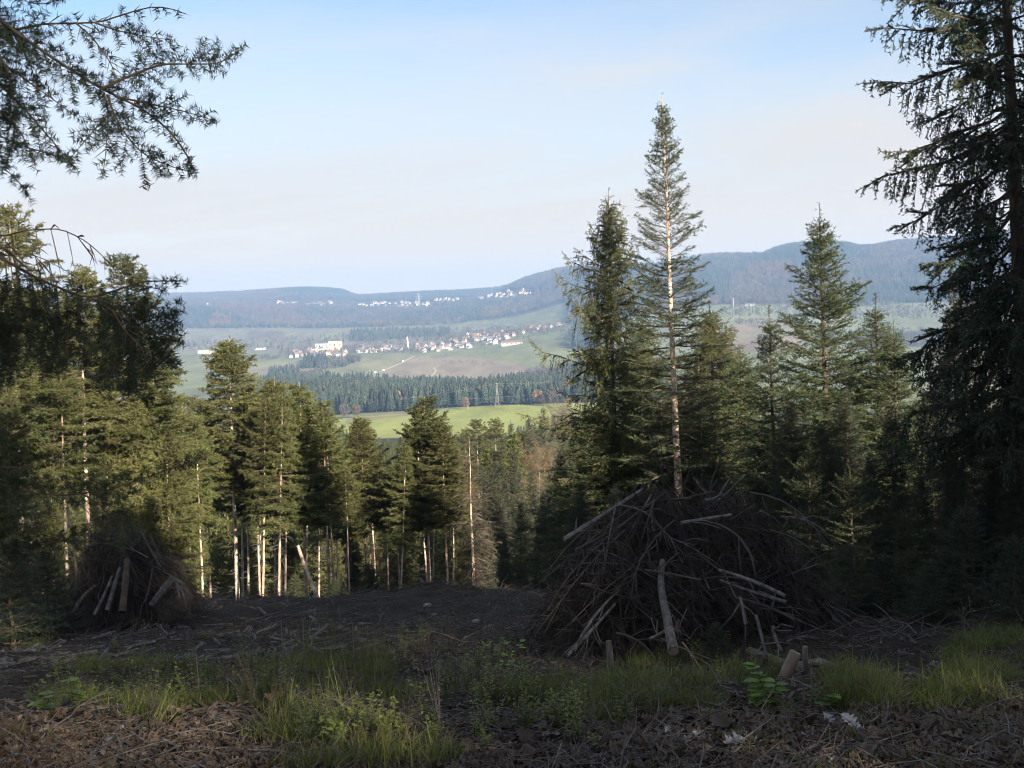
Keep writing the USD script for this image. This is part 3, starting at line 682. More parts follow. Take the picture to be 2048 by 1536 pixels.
crng = np.random.default_rng(5)
def plant_tree(kind, px, top, d, label=None, group=None, variant=None, wide=1.0, category="tree", name=None, base_px=None, rotz=None, floor=None):
    """A tree whose top shows at (px, top) when it stands d metres out."""
    tip = at(px, top, d)
    x = tip[0] if base_px is None else at(base_px, top + 800, d)[0]
    z = float(height(x, d))
    if floor: z = max(z, tip[2] - floor)
    opts = KINDS[kind]
    path, H = opts[crng.integers(len(opts)) if variant is None else variant]
    s = (tip[2] - z) / H
    lean_y = math.degrees(math.atan2(tip[0] - x, tip[2] - z))
    return holder(name or {"open_fir": "tall_fir", "stand_fir": "fir_tree", "slope_conifer": "conifer_tree", "sapling_fir": "fir_sapling", "sapling_spruce": "spruce_sapling", "young_fir": "young_fir", "dense_spruce": "dark_spruce"}.get(kind, kind),
                  (x, d, z - .03), crng.uniform(0, 360) if rotz is None else rotz, (s * wide, s * wide, s), path, tilt=(0, lean_y, 0), label=label, category=category, group=group)

# --- the sunlit stand on the left and in the middle
stand = [  # place of the top in the photograph, distance, variant, width, label
    (18, 405, 40, 1, 1.0, "sunlit fir at the left edge of the picture, behind the overhanging branches"),
    (70, 585, 44, 2, 1.1, "bushy sunlit spruce behind the hanging twigs at the left edge"),
    (158, 535, 43, 0, 1.05, "sunlit fir with pale lower trunk, left of the left brush heap"),
    (238, 507, 47, 4, 1.0, "tallest pointed tree of the left stand, its tip just above the overhanging branch"),
    (305, 690, 50, 2, 1.15, "sunlit spruce at the right shoulder of the left stand, above the left brush heap"),
    (365, 790, 58, 3, .9, "small fir in the dip between the left stand and the pointed fir"),
    (458, 672, 62, 0, .95, "tall pointed fir standing alone before the green valley field, left of centre"),
    (508, 815, 60, 1, .8, "slim fir close right of the tall pointed fir"),
    (548, 752, 63, 4, 1.0, "dark topped fir just right of the tall pointed fir"),
    (598, 762, 61, 0, 1.0, "sunlit fir with pale trunk, middle of the centre group"),
    (645, 800, 60, 2, .95, "yellowish green spruce on the right flank of the centre group"),
    (722, 828, 64, 1, 1.0, "small pointed fir in the gap below the green meadow"),
    (692, 930, 59, 3, .9, "low fir between the centre group and the small pointed fir"),
    (848, 788, 62, 4, 1.15, "broad dense fir standing before the green meadow, centre"),
    (884, 838, 60, 2, .85, "spruce leaning on the right side of the broad centre fir"),
    (790, 930, 66, 3, .8, "low fir in the hollow left of the broad centre fir"),
    (4, 560, 36, 2, 1.0, "sunlit spruce cut by the left edge of the picture"),
    (120, 700, 38, 4, .9, "green spruce low in front of the pale trunks at far left"),
]
for px, top, d, w in ((205, 720, 46, .8), (270, 790, 46, .9), (330, 850, 47, 1), (10, 740, 33, .8), (100, 930, 36, .8), (300, 990, 42, .9), (375, 950, 54, .9)):
    nth = ("first", "second", "third", "fourth", "fifth", "sixth", "last")[sorted((10, 100, 205, 270, 300, 330, 375)).index(px)]
    plant_tree("full_fir", px, top, d, f"{nth} from the left of the low bushy firs in the left stand", "bushy firs of the left stand", wide=w, name="bushy_fir")
for px, top, d, w in ((735, 1125, 64, .9), (930, 1060, 66, .9), (580, 1060, 88, 1), (660, 1060, 88, 1), (860, 1060, 88, 1), (750, 1040, 90, 1), (700, 1040, 96, 1), (480, 1050, 92, 1), (800, 1040, 98, 1), (900, 990, 84, 1)):
    plant_tree("full_fir", px, top, d, "young green fir growing among the pale trunks of the centre group", "young firs under the centre group", wide=w * 1.2, name="bushy_fir")
for i, (px, top, d, v, w, label) in enumerate(stand):
    if px in (458, 548, 598, 722, 848, 884):
        plant_tree("cone_fir", px, top, d, label, variant=int(px in (848, 598)), wide=1.1 if px == 458 else 1.0, name="fir_tree")
    else:
        plant_tree("stand_fir", px, top, d, label, variant=v, wide=w)
plant_tree("dry_spruce", 938, 872, 58, "dead brown spruce with hanging dry twigs at the right end of the sunlit stand", wide=1.25)
plant_tree("dry_spruce", 745, 1080, 59, "low dead brown spruce under the small pointed fir", wide=1.9)
# thinner poles between and behind them
for px, top, d in ((482, 775, 70), (548, 810, 66), (566, 790, 58), (578, 805, 72), (652, 850, 60), (832, 850, 66), (30, 660, 55), (200, 620, 60), (330, 780, 66), (412, 810, 70), (492, 800, 66), (530, 800, 58), (618, 800, 66), (668, 890, 74), (700, 900, 68), (748, 900, 74), (812, 890, 60),
                   (905, 895, 63), (390, 830, 52), (280, 700, 57), (130, 600, 58), (60, 620, 62), (520, 800, 76), (640, 850, 84), (772, 940, 66), (735, 890, 80), (350, 810, 80), (872, 880, 84)):
    plant_tree("stand_fir", px, top, d, "slim conifer with a bare pale trunk deep in the sunlit stand", "slim firs inside the sunlit stand", wide=.8, base_px=px + crng.normal(14, 13))
for px, top, d, k in ((742, 1128, 52, "young_fir"), (505, 1150, 48, "young_fir"), (590, 1140, 55, "young_fir"), (672, 1150, 50, "young_fir"), (880, 1140, 50, "young_fir")):
    plant_tree(k, px, top, d, "low green conifer at the foot of the pale trunks along the clearing's edge", "low conifers at the edge of the clearing", wide=1.5)
# --- treetops farther down the slope, below the meadow
for px, top, d, k, label in ((953, 838, 150, "stand_fir", "pointed dark conifer below the meadow, right of the dead brown spruce"), (990, 836, 140, "stand_fir", "pointed conifer in the middle of the row below the meadow"),
                      (1020, 842, 165, "dense_spruce", "bluish conifer at the right of the row below the meadow"), (1055, 832, 150, "dense_spruce", "rounded green conifer below the meadow shadow"),
                      (930, 858, 170, "stand_fir", "small narrow conifer top below the meadow, half hidden by the dead spruce"), (1085, 812, 160, "dense_spruce", "grey green conifer beside the left edge of the drooping spruce"),
                      (1075, 862, 120, "larch", "pale brown larch below the meadow"), (1100, 848, 132, "larch", "tan larch close to the drooping spruce"), (1050, 905, 105, "larch", "low brownish larch above the dark hollow"),
                      (1112, 780, 210, "bare_tree", "leafless greyish tree at the right end of the meadow"), (1140, 790, 190, "bare_tree", "leafless tree half hidden by the drooping spruce")):
    plant_tree(k, px, top, d, label)
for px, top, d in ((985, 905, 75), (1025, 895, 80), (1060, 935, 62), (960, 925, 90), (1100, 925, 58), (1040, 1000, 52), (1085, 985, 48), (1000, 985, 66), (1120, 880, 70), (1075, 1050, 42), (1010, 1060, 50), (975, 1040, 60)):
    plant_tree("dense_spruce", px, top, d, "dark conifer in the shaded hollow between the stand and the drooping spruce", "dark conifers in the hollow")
# --- the group on the right
plant_tree("open_fir", 1320, 190, 33, "tallest fir, open and narrow, with a long pale trunk behind the large brush heap", base_px=1360, rotz=20)
plant_tree("weeping_spruce", 1216, 375, 36, "drooping spruce with hanging yellowish twigs, just left of the tallest fir", base_px=1232, rotz=100)
plant_tree("young_fir", 1637, 408, 28, "slender young fir with a long bare leader, right of the tallest fir", variant=0, base_px=1655, wide=1.2)
plant_tree("young_fir", 1540, 612, 31, "ragged young conifer between the tallest fir and the slender fir", variant=1, wide=1.15)
plant_tree("young_fir", 1748, 588, 29, "young fir right of the slender fir, in front of the far field", variant=1, wide=1.3)
plant_tree("young_fir", 1790, 640, 27, "bushy young fir touching the right side of its taller neighbour", variant=0, wide=1.4)
plant_tree("weeping_spruce", 1425, 600, 39, "broad green spruce filling the space right of the tall fir trunk", wide=1.5, rotz=210)
plant_tree("young_fir", 1475, 690, 36, "dense green spruce at the right foot of the tallest fir", variant=0, wide=1.6)
plant_tree("young_fir", 1288, 620, 38, "green spruce close behind the tallest fir trunk", variant=1, wide=1.6)
plant_tree("young_fir", 1392, 700, 35, "green bushy fir touching the tallest fir trunk on its right", variant=1, wide=1.7)
plant_tree("dense_spruce", 1905, 560, 22, "dark fir beneath the boughs of the big spruce on the right", variant=1, wide=.9)
plant_tree("dense_spruce", 2010, 640, 19, "dark spruce at the right edge beside the big trunk", variant=0)
plant_tree("young_fir", 1180, 790, 35, "spruce at the left foot of the drooping spruce", variant=0, wide=1.7)
plant_tree("dense_spruce", 1120, 900, 40, "shaded spruce at the left end of the right hand group", variant=1, wide=1.2)
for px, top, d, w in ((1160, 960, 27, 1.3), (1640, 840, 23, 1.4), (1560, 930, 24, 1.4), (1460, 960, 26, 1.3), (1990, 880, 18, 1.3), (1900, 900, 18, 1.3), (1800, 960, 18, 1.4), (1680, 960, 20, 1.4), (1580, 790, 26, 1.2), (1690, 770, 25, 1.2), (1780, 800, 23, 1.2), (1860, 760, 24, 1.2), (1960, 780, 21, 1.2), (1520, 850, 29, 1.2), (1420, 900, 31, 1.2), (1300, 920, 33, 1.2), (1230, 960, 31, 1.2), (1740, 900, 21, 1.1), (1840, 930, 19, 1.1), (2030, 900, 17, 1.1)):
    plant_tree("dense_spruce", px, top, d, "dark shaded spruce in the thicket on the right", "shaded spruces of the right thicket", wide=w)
for px, top, d, k, w, label in ((1614, 884, 19, "sapling_fir", 1.0, "thin grey fir sapling standing before the dark thicket, right of the large brush heap"), (1700, 930, 18, "sapling_fir", 1.2, "bluish fir sapling right of the thin grey one"),
                         (1430, 1235, 10.9, "sapling_spruce", 1.3, "small dark green spruce seedling at the front of the large brush heap"), (1810, 1010, 16, "sapling_fir", 1.2, "fir sapling in the shade at the right"),
                         (1930, 1000, 14, "sapling_spruce", 1.2, "spruce sapling near the right edge"), (2030, 1060, 12.5, "sapling_spruce", 1.2, "spruce sapling cut by the right edge"), (1690, 1080, 15.5, "sapling_spruce", 1.4, "low spruce sapling behind the right end of the large brush heap"),
                         (95, 1085, 17.5, "sapling_spruce", 1.3, "dark spruce sapling left of the left brush heap"), (20, 1060, 16, "sapling_spruce", 1.3, "dark spruce sapling at the left edge"), (1770, 1100, 15, "sapling_spruce", 1.5, "shaded spruce sapling low in the right thicket"),
                         (1860, 1120, 13.5, "sapling_spruce", 1.5, "low spruce sapling above the green grass at right")):
    plant_tree(k, px, top, d, label, wide=w, category="sapling")
# --- the wood below, out to the meadow: one mass
rng = np.random.default_rng(23)
n = 5200
d = np.sqrt(rng.uniform(95 ** 2, 880 ** 2, n)); u = rng.uniform(-.50, .52, n)
p = np.stack([u * d, d, 0 * d], -1); p[:, 2] = height(p[:, 0], p[:, 1])
H = rng.uniform(11, 19, n)
px, py = seen(p + np.stack([0 * d, 0 * d, H], -1))
ok = (py > np.interp(px, [0, 680, 760, 900, 1000, 1130, 1300, 2048], [800, 845, 872, 872, 862, 818, 800, 780]))
p, H = p[ok], H[ok]
def light_tree(i, scale):
    path, h = KINDS["slope_conifer"][i]
    out = []
    for part in ("trunk", "needles"):
        m = UsdGeom.Mesh.Get(stage, path.AppendChild(part))
        v = np.array(m.GetPointsAttr().Get()) / h; f = np.array(m.GetFaceVertexIndicesAttr().Get()).reshape(-1, 3)
        out.append((part, (v, f), ("fir_needles", "spruce_needles")[i] if part == "needles" else "brown_bark"))
    return out
scatter("slope_wood", [light_tree(0, 1), light_tree(1, 1)], p - [0, 0, .3], rng.integers(0, 2, len(p)), rng.uniform(0, 6.28, len(p)), H, kind="stuff", label="dense conifer wood falling away below the clearing", category="wood")

# --- the spruce wood beyond the meadow: the front row singly, the rest as one mass
con = [[("crown", skirt_conifer(1, w, 9, 12, rng), "far_conifer"), ("trunk", pole(.3, .012), "brown_bark")] for w in (.13, .15, .17)]
path_far = []
for parts in con:
    pp = proto("edge_spruce")
    for a, b, c in parts: define(a, b, c, pp)
    path_far.append(pp)
edge = np.array(((560, 847), (690, 838), (760, 832), (862, 822), (905, 817), (1000, 812), (1080, 806)), float)
px = 560.0
while px < 1080:
    g = at(px, 0, 1266 + rng.uniform(-14, 22))
    z = float(far_height(g[0], g[1])); h = rng.choice([15, 19, 22, 24, 26, 28]) * rng.uniform(.9, 1.1); w = rng.uniform(1.0, 1.7) * (28 / h) ** .4
    holder("edge_spruce", (g[0], g[1], z), rng.uniform(0, 360), (h * w, h * w, h), path_far[rng.integers(3)], label="spruce in the front row of the dark wood beyond the meadow", category="tree", group="front row of the spruce wood beyond the meadow")
    px += rng.uniform(1.8, 6.5)
p = spread(bare(500), bare(1330), 1275, 1840, 6.8)
px, py = seen(p)
p = p[py < 870]
k = np.where(rng.uniform(size=len(p)) < .96, rng.integers(0, 3, len(p)), 3)
h = rng.uniform(13, 30, len(p)) * np.where(k == 3, .8, 1) * (.8 + .4 * meshkit.fbm(p / [60, 60, 1e9] + 5, 2, 3))
scatter("spruce_wood", con + [[("crown", twig_cloud(1, .28, 90, .10, rng), "far_rust_tree"), ("trunk", pole(.6, .018), "brown_bark")]], p, k, rng.uniform(0, 6.28, len(p)), np.stack([h * rng.uniform(1.0, 1.6, len(p))] * 2 + [h], -1), kind="stuff", label="dark spruce wood across the valley behind the green meadow", category="wood")

# --- the wood behind and beside us, which shades the clearing
n_back = []
for row, (y, h0) in enumerate(((-26, 16.5), (-36, 19), (-47, 21))):
    for x in np.arange(-34, 70, 5.0):
        if rng.uniform() < .10 or (-3.2 < x - .577 * (8 - y) < .3 and rng.uniform() < .8): continue   # a ride lets some sun through
        n_back.append((x + rng.uniform(-2.2, 2.2), y + rng.uniform(-3, 3), h0 * rng.uniform(.82, 1.1)))
n_side = len(n_back)
for x, y, h0 in ((10.3, 13.2, 10.5), (11.5, 12.4, 11), (12.5, 12.0, 10.5), (9.7, 14.4, 9.5), (10.9, 11.2, 11), (12.0, 10.2, 11.5), (13.9, -16, 19), (17.2, -15.5, 18.5), (19.6, -15, 19), (21.8, -17, 19), (24, -19, 19), (22.5, -22, 19)):
    n_back.append((x, y, h0))
n_back = np.array(n_back)
p = np.stack([n_back[:, 0], n_back[:, 1], near_height(n_back[:, 0], n_back[:, 1]) - .2], -1)
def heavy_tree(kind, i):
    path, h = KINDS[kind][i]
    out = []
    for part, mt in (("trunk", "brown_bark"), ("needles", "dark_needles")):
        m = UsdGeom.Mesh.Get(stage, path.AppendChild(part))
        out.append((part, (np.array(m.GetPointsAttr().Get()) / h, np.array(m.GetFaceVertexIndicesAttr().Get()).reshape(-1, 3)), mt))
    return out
scatter("wood_behind", [heavy_tree("stand_fir", 3), heavy_tree("stand_fir", 1), heavy_tree("full_fir", 1)], p, np.where(np.arange(len(p)) < n_side, rng.integers(0, 2, len(p)), 2), rng.uniform(0, 6.28, len(p)), n_back[:, 2], kind="stuff", label="tall conifer wood around the clearing", category="wood")
for s in stats: print(*s)
# ------------------------------------------------------------------ the big trees at the picture's edges
def photo_line(pts, d0, d1=None, n=None):
    """A smooth line through positions in the photograph, its distance running from d0 to d1."""
    pts = np.array(pts, float)
    s = np.concatenate([[0], np.cumsum(np.linalg.norm(np.diff(pts, axis=0), axis=1))]); s /= s[-1]
    t = np.linspace(0, 1, n or max(5, 2 * len(pts)))
    x, y = PchipInterpolator(s, pts[:, 0])(t), PchipInterpolator(s, pts[:, 1])(t)
    return at(x, y, d0 + ((d1 if d1 is not None else d0) - d0) * t)

rng = np.random.default_rng(41)
BOUGHS = [  # line in the photograph, distances, root radius, twig length, droop, hanging share, how leafy, where leaves begin
    ([(-350, -260), (-120, -90), (0, 38), (90, 105), (205, 178), (290, 222), (350, 275), (388, 340)], 5.9, 5.3, .017, .21, .10, .1, 1, .45),
    ([(205, 178), (260, 152), (340, 128), (420, 128), (486, 95)], 5.4, 5.2, .008, .15, .02, 0, 1, .15),
    ([(250, 197), (320, 212), (380, 226), (430, 243)], 5.35, 5.2, .006, .14, .05, 0, 1, .1),
    ([(215, 190), (240, 250), (285, 305), (335, 330), (388, 345)], 5.4, 5.3, .006, .15, .05, 0, 1, .1),
    ([(208, 185), (216, 230), (212, 300), (205, 352)], 5.45, 5.4, .005, .12, .05, 0, .8, .2),
    ([(222, 222), (180, 270), (136, 322)], 5.45, 5.5, .005, .13, .05, 0, .8, .1),
    ([(-350, -40), (-100, 62), (30, 58), (90, 48), (190, 45), (250, 28), (310, 14), (372, 28)], 6.0, 5.7, .012, .17, .12, .5, .35, .35),
    ([(190, 45), (240, 62), (300, 74), (346, 80)], 5.75, 5.6, .006, .15, .08, .2, .9, .2),
    ([(150, 45), (200, 95), (230, 150), (235, 200)], 5.75, 5.6, .005, .13, .1, .2, .5, .1),
    ([(-350, -20), (-100, 100), (0, 170), (60, 230), (120, 300), (150, 335)], 5.8, 5.6, .012, .22, .15, .3, 1, .3),
    ([(-350, 120), (-60, 240), (40, 290), (110, 310)], 5.9, 5.6, .012, .22, .15, .3, 1, .2),
    ([(-350, -80), (-100, -10), (20, 60), (60, 130), (80, 190)], 5.7, 5.6, .010, .20, .12, .3, 1, .2),
    ([(-330, 160), (-60, 300), (30, 355), (58, 395)], 5.8, 5.7, .010, .20, .12, .3, 1, .2),
    ([(-300, 40), (-30, 110), (80, 180), (150, 232)], 5.6, 5.5, .010, .20, .12, .3, 1, .2),
    ([(-300, 90), (-50, 190), (30, 250), (70, 330)], 5.5, 5.4, .010, .20, .12, .3, 1, .2),
    ([(-200, -120), (0, -40), (70, 8), (122, -2)], 5.8, 5.8, .008, .16, .1, .2, .9, .3),
    ([(-100, 20), (20, 160), (30, 240), (10, 330)], 5.5, 5.4, .008, .20, .1, .3, 1, .1),
    ([(-350, 330), (-100, 460), (0, 515), (110, 572), (180, 594), (240, 578), (300, 562), (364, 562)], 6.2, 5.6, .016, .17, .10, .5, 1, .62),
    ([(180, 594), (230, 625), (290, 662), (340, 672), (366, 690)], 5.8, 5.6, .008, .19, .12, .4, 1, .05),
    ([(205, 605), (270, 622), (330, 612), (360, 602)], 5.8, 5.6, .006, .16, .08, .2, 1, .05),
    ([(240, 635), (290, 640), (340, 645), (368, 664)], 5.7, 5.55, .006, .16, .08, .2, 1, .05),
    ([(225, 620), (250, 660), (285, 700), (300, 745)], 5.7, 5.6, .005, .15, .1, .4, 1, .05),
    ([(290, 660), (330, 690), (345, 715), (352, 735)], 5.7, 5.6, .004, .12, .1, .4, 1, .05),
    ([(112, 572), (116, 640), (108, 700), (92, 745)], 6.0, 6.0, .004, .14, .1, .6, .9, .15),
    ([(155, 588), (158, 650), (165, 700), (172, 740)], 5.9, 5.9, .004, .14, .1, .6, .9, .1),
    ([(130, 578), (138, 640), (132, 690), (118, 735)], 5.95, 5.9, .004, .17, .1, .5, 1, .1),
    ([(200, 602), (208, 660), (204, 710), (195, 758)], 5.85, 5.8, .004, .17, .1, .5, 1, .1),
    ([(262, 648), (258, 700), (268, 765)], 5.75, 5.7, .004, .16, .1, .5, 1, .05),
    ([(312, 668), (306, 715), (300, 752)], 5.7, 5.7, .004, .16, .1, .5, 1, .05),
    ([(232, 628), (228, 690), (238, 770)], 5.75, 5.7, .004, .17, .1, .5, 1, .05),
    ([(30, 520), (38, 610), (30, 700), (18, 770)], 6.1, 6.1, .005, .18, .1, .5, 1, .1),
    ([(82, 556), (90, 650), (84, 760)], 6.05, 6.0, .004, .17, .1, .5, 1, .1),
    ([(-40, 500), (-10, 600), (4, 700), (0, 780)], 6.1, 6.1, .005, .2, .1, .5, 1, .1),
    ([(60, 545), (70, 620), (62, 690), (55, 720)], 6.1, 6.1, .004, .13, .1, .6, .8, .15),
    ([(12, 520), (14, 600), (18, 680), (12, 740)], 6.1, 6.1, .004, .16, .1, .6, 1, .1),
    ([(-250, 420), (0, 472), (60, 460), (110, 458), (160, 476), (200, 507), (236, 548)], 6.4, 6.0, .009, .20, .35, .75, 0, .1),
    ([(-250, 470), (0, 512), (50, 508), (120, 535), (165, 565)], 6.3, 6.1, .007, .18, .35, .75, 0, .1),
    ([(-200, 290), (0, 412), (35, 440), (62, 475)], 6.0, 6.0, .006, .12, .2, .5, 0, .2),
    ([(-350, 760), (-100, 850), (0, 850), (30, 832), (62, 815)], 6.6, 6.3, .010, .18, .05, 0, 1, .4),
    ([(-350, 860), (-100, 925), (30, 935), (90, 918), (168, 886)], 6.6, 6.2, .010, .16, .05, 0, 1, .4),
    ([(-350, 880), (-50, 955), (120, 990), (220, 978), (300, 952), (380, 924)], 6.8, 6.2, .012, .22, .05, 0, 1, .55),
    ([(-350, 980), (-50, 1062), (60, 1092), (130, 1078), (200, 1048), (258, 1028)], 6.8, 6.3, .012, .20, .05, 0, 1, .45),
    ([(160, 985), (200, 1010), (240, 1040), (250, 1080)], 6.4, 6.3, .006, .18, .05, 0, 1, .1),
]
fir = holder("overhanging_fir", label="dark fir whose needled boughs hang into the picture from the left edge", category="tree")
fx = -3.42
zs = np.linspace(-.6, 13, 20)
define("trunk", tubes([np.stack([fx + .02 * np.sin(zs), 6.3 + .02 * np.cos(zs * 1.3), near_height(fx, 6.3) + zs], -1)], [.15 * (1 - zs / 14) + .01], 12), "brown_bark", fir.GetPath(), smooth=True)
for pts, d0, d1, r0, tw, droop, hang, leaf, start in BOUGHS:
    line = photo_line(pts, d0, d1, 4 * len(pts))
    if pts[0][0] < -90: line = np.vstack([[[fx, 6.3, line[0, 2]]], line]) if pts[0][0] <= -200 else line
    rr = r0 * (1 - .8 * np.linspace(0, 1, len(line)) ** .8)
    tw *= 1.7 if leaf < .2 else 1.2 if np.mean([q[1] for q in pts]) > 540 else 1.0
    face = np.array([rng.normal(0, .2), 1.0, rng.uniform(.2, .7)])
    P0, D, L, B = twigs_along(line, rng, .040 if leaf else .10, tw * .78, 42, .80, start=start, droop=droop, hang=hang, taper=.3, face=face, up=0)
    P0, D, L, B = [np.concatenate([a, b]) for a, b in zip((P0, D, L, B), (line[-2:-1], (line[-1:] - line[-2:-1]) / np.linalg.norm(line[-1] - line[-2]), [np.linalg.norm(line[-1] - line[-2]) * 1.5], [0.0]))]
    p2, d2, l2, b2 = sub_twigs(P0, D, L, B, rng, .075 if leaf else .16, .6, .09, face=face)
    aP, aD, aL, aB = np.vstack([P0, p2]), np.vstack([D, d2]), np.append(L, l2), np.append(B, b2)
    q = rng.uniform(size=len(aL)) < leaf
    wood = join(tubes([line], [rr], 6), flakes(ribbons(aP, aD, aL, aB, .0022)))
    bp = numbered(str(fir.GetPath()), "bough")
    b = tag(UsdGeom.Xform.Define(stage, bp).GetPrim(), label="bare drooping bough" if leaf < .2 else None)
    define("wood", wood, "brown_bark", bp)
    if q.any():
        define("needles", flakes(needles(aP[q], aD[q], aL[q], aB[q], .0019, .030, .0036, rng, flat=.6, forward=.40, face=face)), "dark_needles", bp)

rng = np.random.default_rng(43)
base = at(2073, 1240, 18.0)
gz = float(height(base[0], 18.0))
trunk, wood, fol, dead = conifer(H=14.5, cb=.20, R=2.95, odd=.3, seed=44, ds=.42, nper=6, top=45, bottom=-36, curve=.20, shape=.62, gap=.085, tw=.60, droop=.35, hang=.55, flat=.6, angle=50,
                                 needle=(.020, .060, .030), sub=.10, r=.16, dead=26, dead_to=.5, bare_in=.22, leader=.5, sparse=.12, lean=.004)
big = holder("big_spruce", (base[0], 18.0, gz), 75, tilt=(0, -0.8, 0), label="big dark spruce with a bare straight trunk and hanging boughs at the right edge", category="tree")
define("trunk", trunk, "brown_bark", big.GetPath(), smooth=True)
define("branches", wood, "brown_bark", big.GetPath()); define("needles", fol, "dark_needles", big.GetPath()); define("dead_branches", dead, "dead_twig", big.GetPath())

# ------------------------------------------------------------------ brush heaps
def heap_shape(px, base, d, w, dep, h):
    c = at(px, base, d)
    def z(x, y):
        q = np.clip(((x - c[0]) / w) ** 2 + ((y - d) / dep) ** 2, 0, 1)
        return near_height(x, y) + h * (1 - q) ** .62 * (.62 + .76 * meshkit.fbm(np.stack([x, y, 0 * x], -1) / .8 + 3.3, 3, 8))
    return c[0], d, w, dep, h, z

def lay_sticks(heap, n, rng, length, radius, k=5, out=.25, deep=.5, along=.35):
    """Sticks heaped every which way: most lie along the flanks, some stick out, all a little bent."""
    cx, cy, w, dep, h, zf = heap
    a, q = rng.uniform(0, 6.283, (n, 1)), np.sqrt(rng.uniform(0, 1, (n, 1)))
    x, y, L = cx + w * q * np.cos(a), cy + dep * q * np.sin(a), rng.uniform(*length, (n, 1))
    az = np.where(rng.uniform(size=(n, 1)) < along, a + rng.normal(0, .6, (n, 1)), rng.uniform(0, 6.283, (n, 1)))
    t = np.linspace(-.5, .5, k)[None]
    bow = (.25 - t ** 2) * 2 * L
    bend = rng.normal(0, .16, (n, 1)) * bow
    X, Y = x + np.cos(az) * L * t - np.sin(az) * bend, y + np.sin(az) * L * t + np.cos(az) * bend
    Z0 = zf(X, Y)
    Z = zf(x, y) - rng.uniform(0, deep, (n, 1)) * h * (1 - q * .8) + ((Z0[:, -1:] - Z0[:, :1]) * .75 + rng.normal(0, out, (n, 1)) * L) * t + rng.normal(0, .10, (n, 1)) * bow
    ln = np.stack([X, Y, Z], -1); ln[:, 1:-1] += rng.normal(0, .014, (n, k - 2, 3)) * L[:, :, None]
    ln[:, :, 2] = np.maximum(ln[:, :, 2], near_height(ln[:, :, 0], ln[:, :, 1]) - .02)
    return list(ln), list(rng.uniform(*radius, (n, 1)) * (1 - .7 * np.linspace(0, 1, k)))

def side_sprigs(line, r, rng, n, length):
    out, rad = [], []
    for _ in range(n):
        k = rng.integers(1, len(line) - 1)
        d = line[min(k + 1, len(line) - 1)] - line[k - 1]; d /= np.linalg.norm(d)
        d = d + rng.normal(0, .6, 3); d /= np.linalg.norm(d)
        L = rng.uniform(*length)
        out.append(np.stack([line[k], line[k] + d * L * .5 + rng.normal(0, .04 * L, 3), line[k] + d * L + [0, 0, -.1 * L]])); rad.append(np.array([.5, .35, .15]) * r + .0015)
    return out, rad

def branch(name, line, r0, r1, bark, rng, sprigs=3, slen=(.1, .4), **tags):
    r = np.linspace(r0, r1, len(line)) * rng.uniform(.92, 1.08, len(line))
    x = holder(name, **tags)
    define("stem", tubes([line], [r], 7), bark, x.GetPath(), smooth=40)
    if sprigs:
        l, rr = side_sprigs(line, (r0 + r1) / 2, rng, sprigs, slen)
        for a, b in zip(l, rr): define("side_twig", tubes([a], [b], 4), bark, x.GetPath())
    return x

rng = np.random.default_rng(51)
RIGHT = heap_shape(1345, 1200, 13.2, 1.75, 1.5, 1.2)   # the whole footprint
LOBES = [heap_shape(1218, 1200, 12.6, .78, 1.0, .95), heap_shape(1320, 1200, 13.2, 1.10, 1.2, 1.45), heap_shape(1445, 1200, 13.6, 1.05, 1.2, 1.30), heap_shape(1535, 1200, 13.6, .70, .9, .80)]
LEFT = heap_shape(252, 1150, 19.3, 1.0, 1.1, 1.42)
LEFT_LOBES = [heap_shape(228, 1150, 19.2, .75, .9, 1.45), heap_shape(300, 1150, 19.4, .75, .9, 1.0)]
for lobes, n, label in ((LOBES, 1350, "tangle of fine dead twigs in the large brush heap below the tallest fir"), (LEFT_LOBES, 850, "tangle of fine dead twigs in the smaller brush heap on the left")):
    L, R, F = [], [], []
    for heap in lobes:
        size = heap[4] / 1.1
        for cnt, ln, rd, kk, out, deep in ((n, (.2, .8), (.0020, .0048), 4, .45, .9), (n // 4, (.4, 1.3), (.003, .0075), 5, .38, .15), (n // 12, (.5, 1.1), (.006, .012), 5, .5, .3)):
            l, r = lay_sticks(heap, int(cnt * size), rng, ln, rd, k=kk, out=out, deep=deep, along=.25)
            L += l; R += r
            if kk == 5:
                for a, b in zip(l, r):
                    s, q = side_sprigs(a, b[0], rng, 5, (.06, .30)); F += list(zip(s, q))
    define("brush_heap", join(tubes(L, R, 3), tubes([a for a, _ in F], [b for _, b in F], 3)), "heap_twig", kind="stuff", label=label, category="brush heap")
for lobes, n, lab, grp in ((LOBES, 34, "bare crooked branch lying over the large brush heap", "branches on the large brush heap"), (LEFT_LOBES, 15, "bare crooked branch lying over the left brush heap", "branches on the left brush heap")):
    for heap in lobes:
        l, r = lay_sticks(heap, n, rng, (.5, 1.8), (.0045, .0135), k=6, out=.34, deep=.05, along=.3)
        for a, b in zip(l, r):
            branch("heap_branch", a, b[0], b[-1], "weathered_wood" if rng.uniform() < .4 else "dead_twig", rng, 4, (.12, .45), label=lab, category="branch", group=grp)
